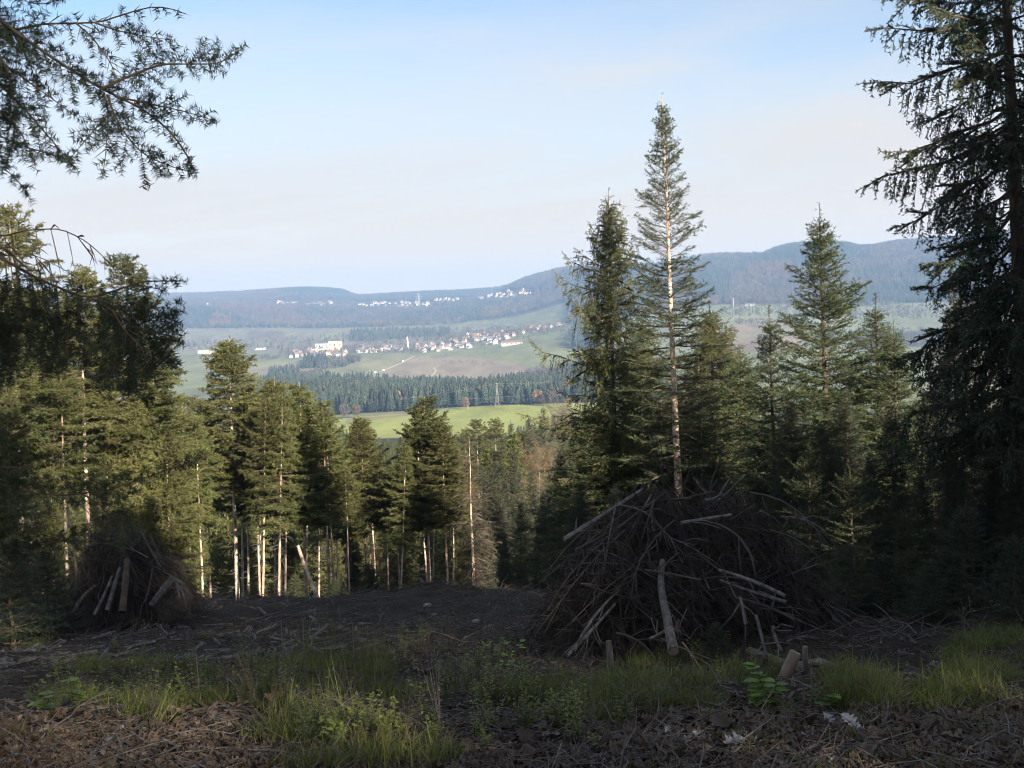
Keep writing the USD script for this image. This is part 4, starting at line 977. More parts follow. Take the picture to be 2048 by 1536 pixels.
SINGLE = [  # line in the photograph, distances, radii, bark, label
    ([(1128, 1078), (1205, 1030), (1285, 978)], 12.1, 12.9, .024, .016, "weathered_wood", "long pale pole on the left shoulder of the large brush heap"),
    ([(1150, 1100), (1225, 1060), (1330, 985)], 12.2, 12.9, .014, .010, "dead_twig", "thin dark pole under the long pale pole on the large brush heap"),
    ([(1325, 1122), (1322, 1165), (1333, 1230), (1347, 1302)], 12.1, 10.7, .030, .052, "weathered_wood", "thick grey log standing on end in the middle of the large brush heap"),
    ([(1362, 1046), (1420, 1036), (1463, 1029)], 12.4, 12.5, .020, .012, "weathered_wood", "pale straight stick near the top of the large brush heap"),
    ([(1560, 1034), (1610, 1040), (1650, 1064)], 12.6, 12.4, .014, .008, "weathered_wood", "arched pale stick at the upper right of the large brush heap"),
    ([(1428, 1046), (1490, 1088), (1508, 1134)], 12.1, 11.8, .014, .010, "dead_twig", "bowed branch bending down on the right half of the large brush heap"),
    ([(1438, 1140), (1500, 1160), (1570, 1192)], 11.7, 11.3, .016, .020, "weathered_wood", "topmost of the parallel poles fanning out at the right foot of the large heap"),
    ([(1440, 1160), (1500, 1182), (1572, 1204)], 11.6, 11.2, .012, .017, "weathered_wood", "second of the parallel poles fanning out at the right foot of the large heap"),
    ([(1470, 1195), (1530, 1212), (1590, 1240)], 11.5, 11.1, .012, .014, "dead_twig", "lowest dark pole of the fan at the right foot of the large heap"),
    ([(1290, 1140), (1340, 1148), (1402, 1160)], 11.9, 11.7, .014, .010, "dead_twig", "dark stick crossing behind the upright log of the large heap"),
    ([(1240, 1180), (1195, 1225), (1148, 1302)], 11.8, 11.0, .010, .016, "weathered_wood", "slanting pale stick at the left foot of the large brush heap"),
    ([(1230, 1208), (1185, 1258), (1134, 1312)], 11.7, 11.0, .012, .018, "weathered_wood", "lower slanting stick at the left foot of the large brush heap"),
    ([(1232, 1266), (1280, 1284), (1312, 1322)], 11.2, 10.8, .012, .008, "dead_twig", "thin bowed stick in the grass before the large brush heap"),
    ([(1480, 1194), (1486, 1220), (1492, 1250)], 11.2, 11.0, .014, .018, "weathered_wood", "short upright stick right of the spruce seedling at the heap"),
    ([(1512, 1230), (1522, 1268), (1532, 1312)], 11.0, 10.7, .016, .014, "weathered_wood", "straight upright stick at the right foot of the large heap"),
    ([(1546, 1254), (1552, 1280), (1564, 1302)], 11.1, 10.8, .020, .016, "weathered_wood", "crooked upright stub rightmost at the foot of the large heap"),
    ([(1358, 1240), (1352, 1262), (1362, 1262)], 11.3, 11.3, .014, .010, "peeled_wood", "short pale splinter beside the upright log"),
    ([(1300, 1278), (1330, 1262), (1345, 1252)], 11.1, 11.2, .018, .010, "peeled_wood", "yellowish broken stick end under the upright log"),
    ([(1290, 985), (1190, 1045), (1120, 1110), (1085, 1165)], 12.9, 12.0, .013, .004, "dead_twig", "long thin branch drooping over the left side of the large heap"),
    ([(1310, 1000), (1215, 1075), (1140, 1150), (1095, 1220)], 12.7, 11.8, .012, .004, "dead_twig", "second thin branch drooping down the left side of the large heap"),
    ([(1270, 1010), (1180, 1080), (1110, 1140), (1060, 1180)], 12.8, 12.0, .011, .003, "dead_twig", "thin branch reaching farthest left from the large heap"),
    ([(1250, 1060), (1170, 1140), (1115, 1210), (1075, 1262)], 12.4, 11.5, .011, .004, "dead_twig", "lowest thin branch drooping at the left of the large heap"),
    ([(1500, 985), (1560, 1000), (1625, 1050), (1668, 1110)], 13.2, 12.6, .012, .004, "dead_twig", "thin branch arching over the right side of the large heap"),
    ([(1540, 1060), (1610, 1090), (1660, 1150)], 12.8, 12.2, .011, .004, "dead_twig", "thin branch drooping at the right end of the large heap"),
    ([(1350, 1040), (1300, 1090), (1270, 1150), (1262, 1200)], 12.2, 11.7, .012, .006, "dead_twig", "bent dark branch in the middle of the large heap, left of the log"),
    ([(1240, 1010), (1300, 1030), (1340, 1075), (1390, 1090)], 12.5, 12.2, .011, .006, "weathered_wood", "greyish crooked branch across the top of the large heap"),
    ([(1365, 1285), (1390, 1320), (1405, 1345)], 10.8, 10.4, .010, .008, "peeled_wood", "thin yellow stick slanting into the grass right of the log end"),
    ([(1410, 1000), (1440, 990), (1442, 985)], 12.8, 12.8, .020, .014, "weathered_wood", "short broken branch end on top of the large heap"),
    ([(145, 1228), (165, 1195), (192, 1170)], 18.0, 18.4, .034, .022, "weathered_wood", "crooked pale branch at the left foot of the left brush heap"),
    ([(188, 1230), (208, 1190), (224, 1152)], 17.9, 18.4, .026, .018, "weathered_wood", "slim pale pole leaning on the left brush heap"),
    ([(214, 1222), (226, 1180), (240, 1135)], 17.9, 18.4, .036, .026, "weathered_wood", "grey pole in the middle front of the left brush heap"),
    ([(244, 1224), (250, 1170), (254, 1118)], 17.8, 18.3, .060, .042, "brown_bark", "thick brown trunk piece leaning on the left brush heap"),
    ([(302, 1212), (325, 1182), (346, 1158)], 17.9, 18.2, .052, .070, "weathered_wood", "thick pale tree base leaning right of the left brush heap"),
    ([(352, 1162), (356, 1180), (358, 1196)], 18.1, 18.1, .028, .024, "weathered_wood", "short stub right of the thick pale tree base"),
    ([(368, 1165), (364, 1180), (370, 1198)], 18.2, 18.1, .018, .016, "weathered_wood", "thin forked stub rightmost beside the left brush heap"),
    ([(148, 1102), (152, 1150), (150, 1192)], 18.5, 18.2, .016, .022, "dead_twig", "thin upright stick on the left side of the left brush heap"),
    ([(280, 1058), (300, 1098), (322, 1135)], 18.8, 18.2, .012, .018, "dead_twig", "thin pole running down the right flank of the left brush heap"),
    ([(305, 1135), (297, 1180), (290, 1205)], 18.2, 17.8, .012, .014, "dead_twig", "dark thin stick leaning at the right front of the left brush heap"),
]
for pts, d0, d1, r0, r1, bark, label in SINGLE:
    branch("log" if max(r0, r1) > .04 else "branch", photo_line(pts, d0, d1, 8), r0, r1, bark, rng, (9 if len(pts) == 4 and r0 < .02 else 3) if r0 < .03 else 0, (.10, .42), label=label, category="log" if max(r0, r1) > .04 else "branch")
branch("leaning_trunk", photo_line([(596, 1092), (616, 1148), (642, 1212)], 58, 56, 6), .075, .115, "pale_bark", rng, 3, (.3, .9), label="broken pale trunk leaning among the upright ones in the centre group", category="trunk")
# on the ground to the right of the heap
def on_ground(pts, lift, n=9):
    e = [ground_at(*p) for p in pts]
    p = np.array([np.interp(np.linspace(0, len(e) - 1, n), range(len(e)), [q[k] for q in e]) for k in range(3)]).T
    p[:, 2] = np.maximum(near_height(p[:, 0], p[:, 1]), np.linspace(p[0, 2], p[-1, 2], n)) + lift
    return p
branch("log", on_ground([(1500, 1312), (1640, 1335), (1772, 1356)], .05), .040, .022, "peeled_wood", rng, 3, (.08, .2), label="long reddish pole lying on the ground right of the large brush heap", category="log")
branch("branch", on_ground([(1572, 1290), (1640, 1284)], .03), .014, .010, "weathered_wood", rng, 2, (.08, .2), label="grey stick on the ground behind the long reddish pole", category="branch")
branch("branch", on_ground([(1655, 1295), (1700, 1312)], .03), .011, .008, "dead_twig", rng, 2, (.08, .2), label="dark thin stick on the bare ground right of the heap", category="branch")
branch("branch", on_ground([(1885, 1235), (1965, 1240)], .03), .012, .008, "weathered_wood", rng, 2, (.08, .2), label="thin stick in the shade behind the grass at right", category="branch")
branch("branch", on_ground([(310, 1252), (345, 1285)], .05), .014, .010, "weathered_wood", rng, 1, (.08, .2), label="straight pale stick on the wood chips before the left brush heap", category="branch")
branch("branch", on_ground([(225, 1258), (245, 1248)], .03), .024, .020, "peeled_wood", rng, 0, label="short thick pale billet before the left brush heap", category="branch")
branch("branch", on_ground([(1810, 1352), (1858, 1365)], .02), .012, .008, "weathered_wood", rng, 1, (.05, .12), label="short stick at the tip of the long reddish pole", category="branch")
for px, py, r, h, lean, label in ((1516, 1338, .038, .14, .1, "small pale cut stump left of the slanting stump"), (1562, 1362, .040, .19, .55, "slanting pale cut stump below the long reddish pole"), (1612, 1352, .018, .20, .0, "thin splintered stub under the long reddish pole"), (1222, 1334, .030, .24, -.05, "slim whitish stub in front of the large brush heap")):
    g = ground_at(px, py)
    t = np.linspace(0, 1, 5)
    ln = np.stack([g[0] + lean * h * t, g[1] + 0 * t, near_height(g[0], g[1]) - .03 + (h + .03) * t], -1)
    x = holder("stump", label=label, category="stump")
    define("bark", tubes([ln], [r * (1.15 - .2 * t)], 10), "weathered_wood" if r < .035 else "peeled_wood", x.GetPath(), smooth=40)
    end = ln[-1]; dd = ln[-1] - ln[-2]; dd /= np.linalg.norm(dd)
    define("cut_face", tubes([np.stack([end - dd * .001, end + dd * .004])], [np.array([r * .93, r * .9])], 10), "peeled_wood", x.GetPath())
# ------------------------------------------------------------------ what covers the ground
rng = np.random.default_rng(61)
leafy("grass_green", [(.080, .098, .026), (.128, .145, .038), (.185, .192, .058), (.240, .225, .090)], clear=.3, patch=2.0)
leafy("grass_dry", [(.110, .090, .045), (.170, .140, .070), (.230, .195, .105)], clear=.2, patch=2.0)
leafy("herb_green", [(.105, .130, .030), (.170, .195, .044), (.230, .240, .062)], clear=.3, patch=3.0)
leafy("seedling_green", [(.120, .190, .035), (.170, .250, .050), (.230, .310, .075)], clear=.35, patch=3.0)
leafy("dead_leaf", [(.050, .036, .027), (.100, .072, .050), (.190, .138, .098), (.380, .305, .230)], clear=.1, patch=6.0, rough=.5)
leafy("frosted_leaf", [(.22, .20, .19), (.34, .33, .33), (.50, .50, .52)], clear=.1, patch=6.0, rough=.45)
leafy("wood_chip", [(.045, .034, .027), (.080, .060, .047), (.125, .096, .075), (.230, .190, .155)], clear=0.0, patch=4.0)

def blade(h, w, lean, az, rng, n=4):
    t = np.linspace(0, 1, n)
    c = np.stack([np.cos(az) * lean * t ** 2, np.sin(az) * lean * t ** 2, h * (t - .25 * (lean / h) ** 2 * t ** 2)], -1)
    s = np.array([-math.sin(az + .5), math.cos(az + .5), 0]) * w / 2
    ww = (1 - t[:-1] ** 1.5)[:, None]
    v = np.vstack([c[:-1] - s * ww, c[:-1] + s * ww, c[-1:]])
    m = n - 1
    f = [[i, i + m, i + m + 1] for i in range(m - 1)] + [[i, i + m + 1, i + 1] for i in range(m - 1)] + [[m - 1, 2 * m - 1, 2 * m]]
    return v, np.array(f)

def tuft(n, h, spread, w, rng, lean=.5):
    out = []
    for _ in range(n):
        v, f = blade(h * rng.uniform(.45, 1.1), w * rng.uniform(.7, 1.3), h * lean * rng.uniform(.1, 1.3), rng.uniform(0, 6.28), rng)
        o = rng.normal(0, spread, 2)
        out.append((v + [o[0], o[1], -.01], f))
    return join(*out)

def herb(n, h, leaf, rng):
    """A weed: a few stems with small leaves in pairs."""
    lines, radii, lv = [], [], []
    for _ in range(n):
        az, ln = rng.uniform(0, 6.28), rng.uniform(.05, .5)
        t = np.linspace(0, 1, 5); H = h * rng.uniform(.6, 1.1)
        l = np.stack([np.cos(az) * ln * H * t ** 1.5, np.sin(az) * ln * H * t ** 1.5, H * t], -1)
        lines.append(l); radii.append(.0022 * (1 - .6 * t))
        for s in np.arange(.2, 1.0, .09):
            p = np.array([np.interp(s, t, l[:, k]) for k in range(3)])
            for q in range(2):
                a = rng.uniform(0, 6.28); d = np.array([math.cos(a), math.sin(a), rng.uniform(-.2, .5)]); e = np.array([-d[1], d[0], rng.normal(0, .3)])
                L = leaf * rng.uniform(.6, 1.3) * (1.1 - .4 * s)
                lv.append(np.stack([p, p + d * L * .5 + e * L * .28, p + d * L])); lv.append(np.stack([p, p + d * L, p + d * L * .5 - e * L * .28]))
    return tubes(lines, radii, 3), flakes(np.array(lv).reshape(-1, 3))

def lobed_leaf(size, rng, lobes=4):
    """A dry leaf with lobes, curled."""
    k = 2 * lobes + 1
    t = np.linspace(0, 1, k)
    half = np.where(np.arange(k) % 2, 1.0, .55) * np.sin(np.pi * np.clip(t, .06, .97)) ** .6 * .42
    l, r = np.stack([-half * rng.uniform(.8, 1.2, k), t], -1), np.stack([half * rng.uniform(.8, 1.2, k), t], -1)
    m = np.stack([0 * t, t], -1)
    p = np.vstack([l, m, r]) - [0, .5]
    z = rng.uniform(.3, 1.4) * p[:, 0] ** 2 + rng.uniform(-.3, .8) * p[:, 1] ** 2 + rng.normal(0, .05, len(p)) + (np.abs(p[:, 0]) * rng.uniform(0, .5))
    v = np.column_stack([p, z - z.min()]) * size
    f = []
    for i in range(k - 1):
        f += [[i, k + i, k + i + 1], [i, k + i + 1, i + 1], [k + i, 2 * k + i, 2 * k + i + 1], [k + i, 2 * k + i + 1, k + i + 1]]
    return v, np.array(f)

def chip(L, w, rng):
    v, f = box(-L / 2, L / 2, -w / 2, w / 2, 0, w * .6)
    v = v * [1, 1, 1] + rng.normal(0, w * .22, v.shape)
    v[:, 2] += .3 * L * (v[:, 0] / L) ** 2 * rng.uniform(-.2, 1)
    return v, f

def strew(n, poly_px, lo, hi, keep=None, even=None):
    """Points on the ground inside an outline of the photograph, evenly by area on the ground (or by area in the picture)."""
    poly = np.array(poly_px, float)
    if even:
        px, py = rng.uniform(poly[:, 0].min(), poly[:, 0].max(), n), rng.uniform(poly[:, 1].min(), poly[:, 1].max(), n)
        ok = inside(px, py, poly); px, py = px[ok], py[ok]
        tabd = np.geomspace(lo, hi, 160); k = at(1024, 0, 1.0)
        vy = (near_profile(tabd) - EYE) / tabd
        a = (px - CENTRE_X) / FOCAL; b = (CENTRE_Y - py) / FOCAL; v = -a * sr + b * cr
        o = np.argsort(vy); d = np.interp(v, vy[o], tabd[o])
        x = (a * cr + b * sr) * d
    else:
        d = np.sqrt(rng.uniform(lo ** 2, hi ** 2, n)); x = rng.uniform(-.52, .52, n) * d
        px, py = seen(np.stack([x, d, near_height(x, d)], -1)); ok = inside(px, py, poly); x, d = x[ok], d[ok]
    p = np.stack([x, d, near_height(x, d)], -1)
    if keep is not None:
        p = p[rng.uniform(size=len(p)) < keep(p)]
    return p

def patchy(scale, lo, hi, seed):
    return lambda p: np.clip((meshkit.fbm(np.stack([p[:, 0], p[:, 1], 0 * p[:, 0]], -1) / scale + 31, 3, seed) - lo) / (hi - lo), 0, 1)

ALL = [(-150, 1150), (2200, 1100), (2200, 1620), (-150, 1620)]
def heap_free(p, m=1.0):
    ok = np.ones(len(p), bool)
    for h in (RIGHT, LEFT): ok &= ((p[:, 0] - h[0]) / h[2]) ** 2 + ((p[:, 1] - h[1]) / h[3]) ** 2 > m
    return ok
def put(name, protos, p, scale, tilt=.3, lift=0.0, label=None, category=None, index=None):
    n = len(p)
    scatter(name, protos, p + [0, 0, lift], rng.integers(0, len(protos), n) if index is None else index, rng.uniform(0, 6.28, n), rng.uniform(*scale, n), rng.normal(0, tilt, (n, 2)), kind="stuff", label=label, category=category)

# wood chips, bark and twigs of the clearing
chips = [[("chip", chip(L, w, rng), "wood_chip")] for L, w in ((.10, .022), (.16, .016), (.07, .030), (.22, .012))]
sticks = [[("stick", tubes([bough(0, 0, L, .05, .05, .006, rng, n=5, wob=.05)[0]], [np.linspace(r, r * .4, 5)], 4), m)] for L, r, m in ((.32, .0032, "dead_twig"), (.5, .0045, "dead_twig"), (.22, .0045, "dead_twig"), (.42, .0050, "weathered_wood"))]
p = strew(19000, [(-150, 1160), (2200, 1120), (2200, 1620), (-150, 1620)], 4.5, 27, even=True)
put("wood_chips", chips, p, (.3, .85), .35, .008, "brown wood chips and bark strewn over the clearing", "wood chips")
p = strew(4200, [(-150, 1170), (2200, 1130), (2200, 1620), (-150, 1620)], 4.5, 27, even=True)
put("twig_litter", sticks, p[heap_free(p, .7)], (.4, 1.2), .10, .012, "dead twigs strewn over the clearing", "twigs")
# a rim of slash along the edge of the clearing
p = strew(900, [(380, 1160), (1120, 1145), (1120, 1215), (380, 1225)], 20, 28, even=True)
put("slash", sticks, p, (.6, 1.5), .25, .05, "low slash of dead twigs along the far edge of the clearing", "slash")
p = strew(3200, [(-100, 1190), (380, 1190), (1120, 1165), (2150, 1140), (2150, 1290), (1100, 1310), (-100, 1290)], 12, 28, even=True)
put("slash", sticks, p[heap_free(p, .8)], (.6, 1.7), .22, .02, "thin layer of dead twigs over the dark soil of the clearing", "slash")
pale = [[("chip", chip(L, w, rng), "weathered_wood")] for L, w in ((.30, .035), (.20, .03), (.45, .03))]
p = strew(420, [(-60, 1190), (330, 1190), (700, 1200), (760, 1300), (480, 1340), (-60, 1350)], 8, 26, even=True)
put("wood_chips", pale, p, (.4, 1.2), .2, .02, "pale wood splinters on the dark soil at left", "wood chips")
# leaf litter near us
leaves = [[("leaf", lobed_leaf(s, rng), "dead_leaf")] for s in (.085, .07, .10, .08, .06)] + [[("leaf", lobed_leaf(.055, rng), "frosted_leaf")] for _ in range(2)]
p = strew(6500, [(-150, 1440), (350, 1425), (700, 1480), (1000, 1470), (1300, 1420), (1600, 1400), (2200, 1400), (2200, 1640), (-150, 1640)], 3.6, 12, even=True)
px, py = seen(p)
frost = (rng.uniform(size=len(p)) < np.where((px > 1330) & (px < 1750) & (py > 1460), .30, np.where((px > 950) & (py > 1490), .15, .04)))
put("leaf_litter", leaves, p, (.35, 1.2), .4, .008, "carpet of dry brown leaves in the foreground", "leaf litter", index=np.where(frost, rng.integers(5, 7, len(p)), rng.integers(0, 5, len(p))))
p = strew(1500, ALL, 5, 18, even=True, keep=patchy(1.2, .45, .62, 4))
put("leaf_litter", leaves, p[heap_free(p)], (.5, 1.1), .5, .012, "scattered dry leaves farther out on the clearing", "leaf litter", index=rng.integers(0, 5, len(p[heap_free(p)])))
# grass
tufts = [[("blades", tuft(30, .15, .06, .006, rng, .8), "grass_green")], [("blades", tuft(24, .21, .05, .006, rng, .8), "grass_green")], [("blades", tuft(26, .11, .07, .006, rng, 1.0), "grass_green")], [("blades", tuft(18, .18, .07, .005, rng, .9), "grass_dry")]]
GRASS = [(900, [(150, 1340), (420, 1350), (480, 1440), (300, 1450), (100, 1425), (60, 1390)], .25), (1500, [(520, 1330), (780, 1320), (930, 1440), (900, 1490), (560, 1490), (480, 1420)], .12), (1500, [(900, 1380), (1250, 1360), (1240, 1460), (1050, 1480), (900, 1470)], .1),
         (1500, [(1200, 1340), (1340, 1300), (1500, 1330), (1640, 1400), (1560, 1430), (1250, 1410)], .08), (500, [(1660, 1370), (1780, 1380), (1780, 1430), (1660, 1425)], .15), (900, [(1830, 1400), (2060, 1340), (2060, 1440), (1850, 1430)], .1), (1500, [(1900, 1290), (2060, 1270), (2060, 1420), (1920, 1390)], .06), (260, [(540, 1490), (900, 1490), (860, 1536), (560, 1536)], .15), (700, [(0, 1240), (120, 1200), (160, 1240), (60, 1310)], .2)]
P, K = [], []
for n, poly, dry in GRASS:
    q = strew(n, poly, 4.5, 24, even=True, keep=patchy(.8, .38, .58, 7))
    P.append(q); K.append(np.where(rng.uniform(size=len(q)) < dry, 3, rng.integers(0, 3, len(q))))
P, K = np.vstack(P), np.concatenate(K)
put("grass", tufts, P, (.5, 1.3), .22, 0, "patches of green grass across the foreground", "grass", index=K)
p = strew(900, ALL, 4.5, 16, even=True, keep=patchy(1.1, .45, .60, 17)); p = p[heap_free(p)]
put("grass", tufts, p, (.4, .9), .15, 0, "thin grass between the leaves and wood chips", "grass", index=np.where(rng.uniform(size=len(p)) < .5, 3, 0))
# the tall rush clump
reeds = [[("stalks", tuft(11, .66, .09, .0035, rng, .35), "grass_green")], [("stalks", tuft(6, .85, .10, .0035, rng, .3), "grass_dry")]]
p = strew(80, [(600, 1330), (660, 1300), (770, 1310), (780, 1400), (690, 1440), (610, 1420)], 5, 16, even=True)
put("tall_grass", reeds, p, (.55, 1.0), .10, 0, "tall thin grass clump left of the middle, with dry stalks", "tall grass", index=(rng.uniform(size=len(p)) < .35).astype(int))
# weeds
hs = [herb(5, .26, .045, rng) for _ in range(3)] + [herb(6, .40, .04, rng)]
weeds = [[("stems", a, "dead_twig"), ("leaves", b, "herb_green")] for a, b in hs] + [[("stems", herb(7, .55, .02, rng)[0], "dead_twig"), ("leaves", herb(7, .55, .02, rng)[1], "grass_dry")]]
P, K = [], []
for n, poly, dry in ((170, [(60, 1370), (330, 1340), (520, 1380), (560, 1450), (300, 1450), (60, 1440)], .15), (120, [(440, 1330), (610, 1310), (600, 1440), (470, 1440)], .45), (120, [(860, 1330), (1040, 1310), (1080, 1400), (900, 1420)], .2), (90, [(220, 1270), (340, 1260), (350, 1350), (220, 1350)], .5), (60, [(1380, 1300), (1500, 1300), (1520, 1390), (1380, 1390)], 0),
                     (70, [(930, 1440), (1260, 1430), (1200, 1490), (960, 1490)], .1), (50, [(780, 1280), (920, 1270), (900, 1330), (800, 1340)], .3), (60, [(560, 1440), (900, 1440), (880, 1490), (600, 1490)], .1), (120, [(0, 1150), (140, 1120), (150, 1220), (0, 1260)], .3), (70, [(1700, 1180), (2050, 1140), (2050, 1260), (1750, 1260)], .1)):
    q = strew(n, poly, 4.5, 24, even=True); P.append(q); K.append(np.where(rng.uniform(size=len(q)) < dry, 4, rng.integers(0, 4, len(q))))
P, K = np.vstack(P), np.concatenate(K)
q = patchy(.9, .40, .58, 27)(P) > rng.uniform(size=len(P)); P, K = P[q], K[q]
put("weeds", weeds, P, (.4, 1.0), .15, -.01, "low leafy weeds and dry stalks among the grass", "weeds", index=K)

# single plants, leaves and stones that stand out
def broad_leaf(p, d, L, up, rng):
    s = np.cross(d, [0, 0, 1.0]); s /= np.linalg.norm(s)
    t = np.linspace(0, 1, 6); w = np.array([.0, .30, .40, .34, .2, 0]) * L
    mid = p + d * L * t[:, None] - np.array([0, 0, 1]) * (up * L * t ** 2)[:, None]
    v = np.vstack([mid - s * w[:, None] + [0, 0, .08 * L], mid, mid + s * w[:, None] + [0, 0, .08 * L]])
    f = []
    for i in range(5): f += [[i, 6 + i, 7 + i], [i, 7 + i, i + 1], [6 + i, 12 + i, 13 + i], [6 + i, 13 + i, 7 + i]]
    return v, np.array(f)
def seedling(px, py, h, leaf, n, label):
    g = ground_at(px, py)
    x = holder("seedling", (g[0], g[1], near_height(g[0], g[1]) - .01), label=label, category="plant")
    for k in range(max(2, n // 6)):
        a = rng.uniform(0, 6.28); t = np.linspace(0, 1, 5); H = h * rng.uniform(.6, 1)
        l = np.stack([np.cos(a) * .35 * H * t, np.sin(a) * .35 * H * t, H * t], -1)
        define("stem", tubes([l], [.004 * (1 - .6 * t)], 4), "dead_twig", x.GetPath())
        for j in range(6):
            s = rng.uniform(.3, 1); p = np.array([np.interp(s, t, l[:, q]) for q in range(3)]); b = rng.uniform(0, 6.28)
            define("leaf", broad_leaf(p, np.array([math.cos(b), math.sin(b), rng.uniform(.0, .4)]), leaf * rng.uniform(.7, 1.2), .25, rng), "seedling_green", x.GetPath(), smooth=True)
seedling(1540, 1412, .26, .10, 24, "light green broad leaved seedling in front of the slanting stump")
seedling(1515, 1420, .16, .09, 14, "lower light green seedling left of the bright one before the stump")
seedling(150, 1425, .26, .10, 18, "bright green leafy seedling in the left foreground")
seedling(88, 1430, .18, .11, 10, "pale green seedling with rounded leaves at far left of the weeds")
seedling(985, 1375, .42, .06, 18, "thin upright green weed with small leaves, middle of the clearing")
seedling(1015, 1365, .50, .06, 18, "taller upright weed beside the thin one, left of the large heap")
seedling(1660, 1425, .15, .07, 10, "small yellowish green plant on the leaf litter right of the seedlings")
for px, py, s, m, label in ((1448, 1458, .16, "dead_leaf", "large orange brown lobed leaf curled up in the foreground, right of centre"), (15, 1470, .15, "dead_leaf", "pale tan leaf at the left edge of the foreground"), (75, 1460, .12, "dead_leaf", "tan leaf below the green seedlings at left"), (120, 1455, .12, "dead_leaf", "orange leaf under the bright seedling at left"),
                            (190, 1470, .11, "dead_leaf", "yellowish folded leaf in the left foreground"), (535, 1412, .10, "dead_leaf", "single orange leaf before the rust coloured weeds"), (430, 1445, .11, "dead_leaf", "curled tan leaf between left weeds and tall grass"), (1745, 1525, .13, "dead_leaf", "brown leaf at the lower right edge of the picture"),
                            (1900, 1492, .13, "dead_leaf", "sunlit yellowish leaf in the right foreground"), (1860, 1465, .11, "dead_leaf", "reddish brown leaf above the sunlit yellowish one"), (1470, 1505, .12, "frosted_leaf", "pale frosted leaf lying flat, lower right of centre"), (1655, 1456, .11, "frosted_leaf", "whitish leaf catching light under the small green plant"),
                            (1700, 1463, .12, "frosted_leaf", "whitish curled leaf right of the small green plant"), (215, 1500, .10, "frosted_leaf", "bluish white leaf in the left foreground shade"), (1360, 1500, .12, "frosted_leaf", "pale leaf at the left end of the frosted litter"), (1100, 1485, .12, "dead_leaf", "tan leaf at the lower edge of the grass, centre"), (1050, 1488, .12, "dead_leaf", "brown upright leaf at the lower edge of the grass, centre")):
    g = ground_at(px, py)
    x = define("fallen_leaf", (lobed_leaf(s, rng, 5)[0] @ trimesh.transformations.euler_matrix(rng.normal(.3, .3), rng.normal(0, .3), rng.uniform(0, 6.28))[:3, :3].T + [g[0], g[1], near_height(g[0], g[1]) + .035], lobed_leaf(s, rng, 5)[1]), m, label=label, category="leaf", smooth=True)
woody("stone", [(.16, .15, .15), (.28, .27, .26), (.40, .39, .38)], scale=14, stretch=1)
for px, py, s, label in ((855, 1214, .16, "pale stone on the dark slash near the far edge of the clearing"), (868, 1232, .10, "small pale stone below the larger one near the far edge"), (952, 1246, .12, "flat whitish stone left of the large brush heap"), (1872, 1333, .09, "small pale stone on the bare soil at right"), (118, 1294, .07, "tiny white stone on the wood chips at left")):
    g = ground_at(px, py)
    m = trimesh.creation.icosphere(2, 1.0); v = np.array(m.vertices); v *= (1 + .35 * (meshkit.fbm(v * 1.3 + px, 3, 3) - .5))[:, None] * np.array([1, .7, .55]) * s / 2
    define("stone", (v + [g[0], g[1], near_height(g[0], g[1]) + .2 * s], m.faces), "stone", smooth=50, label=label, category="stone")
# tall dry stalks
for px, py0, py1, d, label in ((562, 1240, 1300, 9.5, "dry upright stalk left of the tall grass"), (606, 1240, 1330, 9.2, "tall dry stalk rising from the tall grass, pale tip"), (705, 1245, 1310, 9.4, "dry stalk at the right side of the tall grass"), (392, 1310, 1350, 8.2, "short pale stalk among the left weeds"), (745, 1245, 1330, 9.3, "rightmost dry stalk of the tall grass")):
    branch("dry_stalk", photo_line([(px + 6, py1 + 40), (px + 2, py1 - 20), (px, py0)], d, d, 6), .0050, .0028, "peeled_wood", rng, 1, (.04, .1), label=label, category="stalk")

# ------------------------------------------------------------------ villages, masts and tracks in the valley
for nm, col, ro in (("white_render", (.37, .36, .35), .8), ("cream_render", (.55, .48, .37), .8), ("yellow_render", (.66, .55, .32), .8), ("grey_metal", (.55, .56, .58), .5), ("red_tile", (.18, .115, .092), .8), ("grey_slate", (.12, .12, .13), .7), ("brown_tile", (.20, .11, .075), .8), ("dark_pane", (.04, .05, .06), .2), ("track_gravel", (.36, .31, .24), .95), ("mast_grey", (.30, .29, .28), .6), ("wire", (.45, .44, .42), .5), ("lamp_white", (.62, .60, .57), .6), ("bale_wrap", (.66, .66, .64), .4)):
    woody(nm, [tuple(c * .88 for c in col), col, tuple(min(.85, c * 1.08) for c in col)], scale=1.5, stretch=1, bump=.05, var=.10, rough=ro)

def gable(w, l, h, rise, over=.4):
    e, r = w / 2 + over, l / 2 + over
    zo = h - over * rise / (w / 2)
    t = .18
    v = np.array([[-e, -r, zo], [e, -r, zo], [0, -r, h + rise], [-e, r, zo], [e, r, zo], [0, r, h + rise]])
    v = np.vstack([v, v + [0, 0, t]])
    f = [[0, 3, 5], [0, 5, 2], [1, 2, 5], [1, 5, 4], [6, 11, 9], [6, 8, 11], [7, 11, 8], [7, 10, 11], [0, 2, 8], [0, 8, 6], [2, 1, 7], [2, 7, 8], [3, 9, 11], [3, 11, 5], [5, 11, 10], [5, 10, 4], [0, 6, 9], [0, 9, 3], [1, 4, 10], [1, 10, 7]]
    return v, np.array(f)
def gable_wall(w, l, h, rise):
    a, b = w / 2, l / 2
    v = np.array([[-a, -b, -3], [a, -b, -3], [a, -b, h], [0, -b, h + rise], [-a, -b, h], [-a, b, -3], [a, b, -3], [a, b, h], [0, b, h + rise], [-a, b, h]])
    f = [[0, 1, 2], [0, 2, 4], [4, 2, 3], [6, 5, 9], [6, 9, 7], [7, 9, 8], [1, 6, 7], [1, 7, 2], [5, 0, 4], [5, 4, 9]]
    return v, np.array(f)
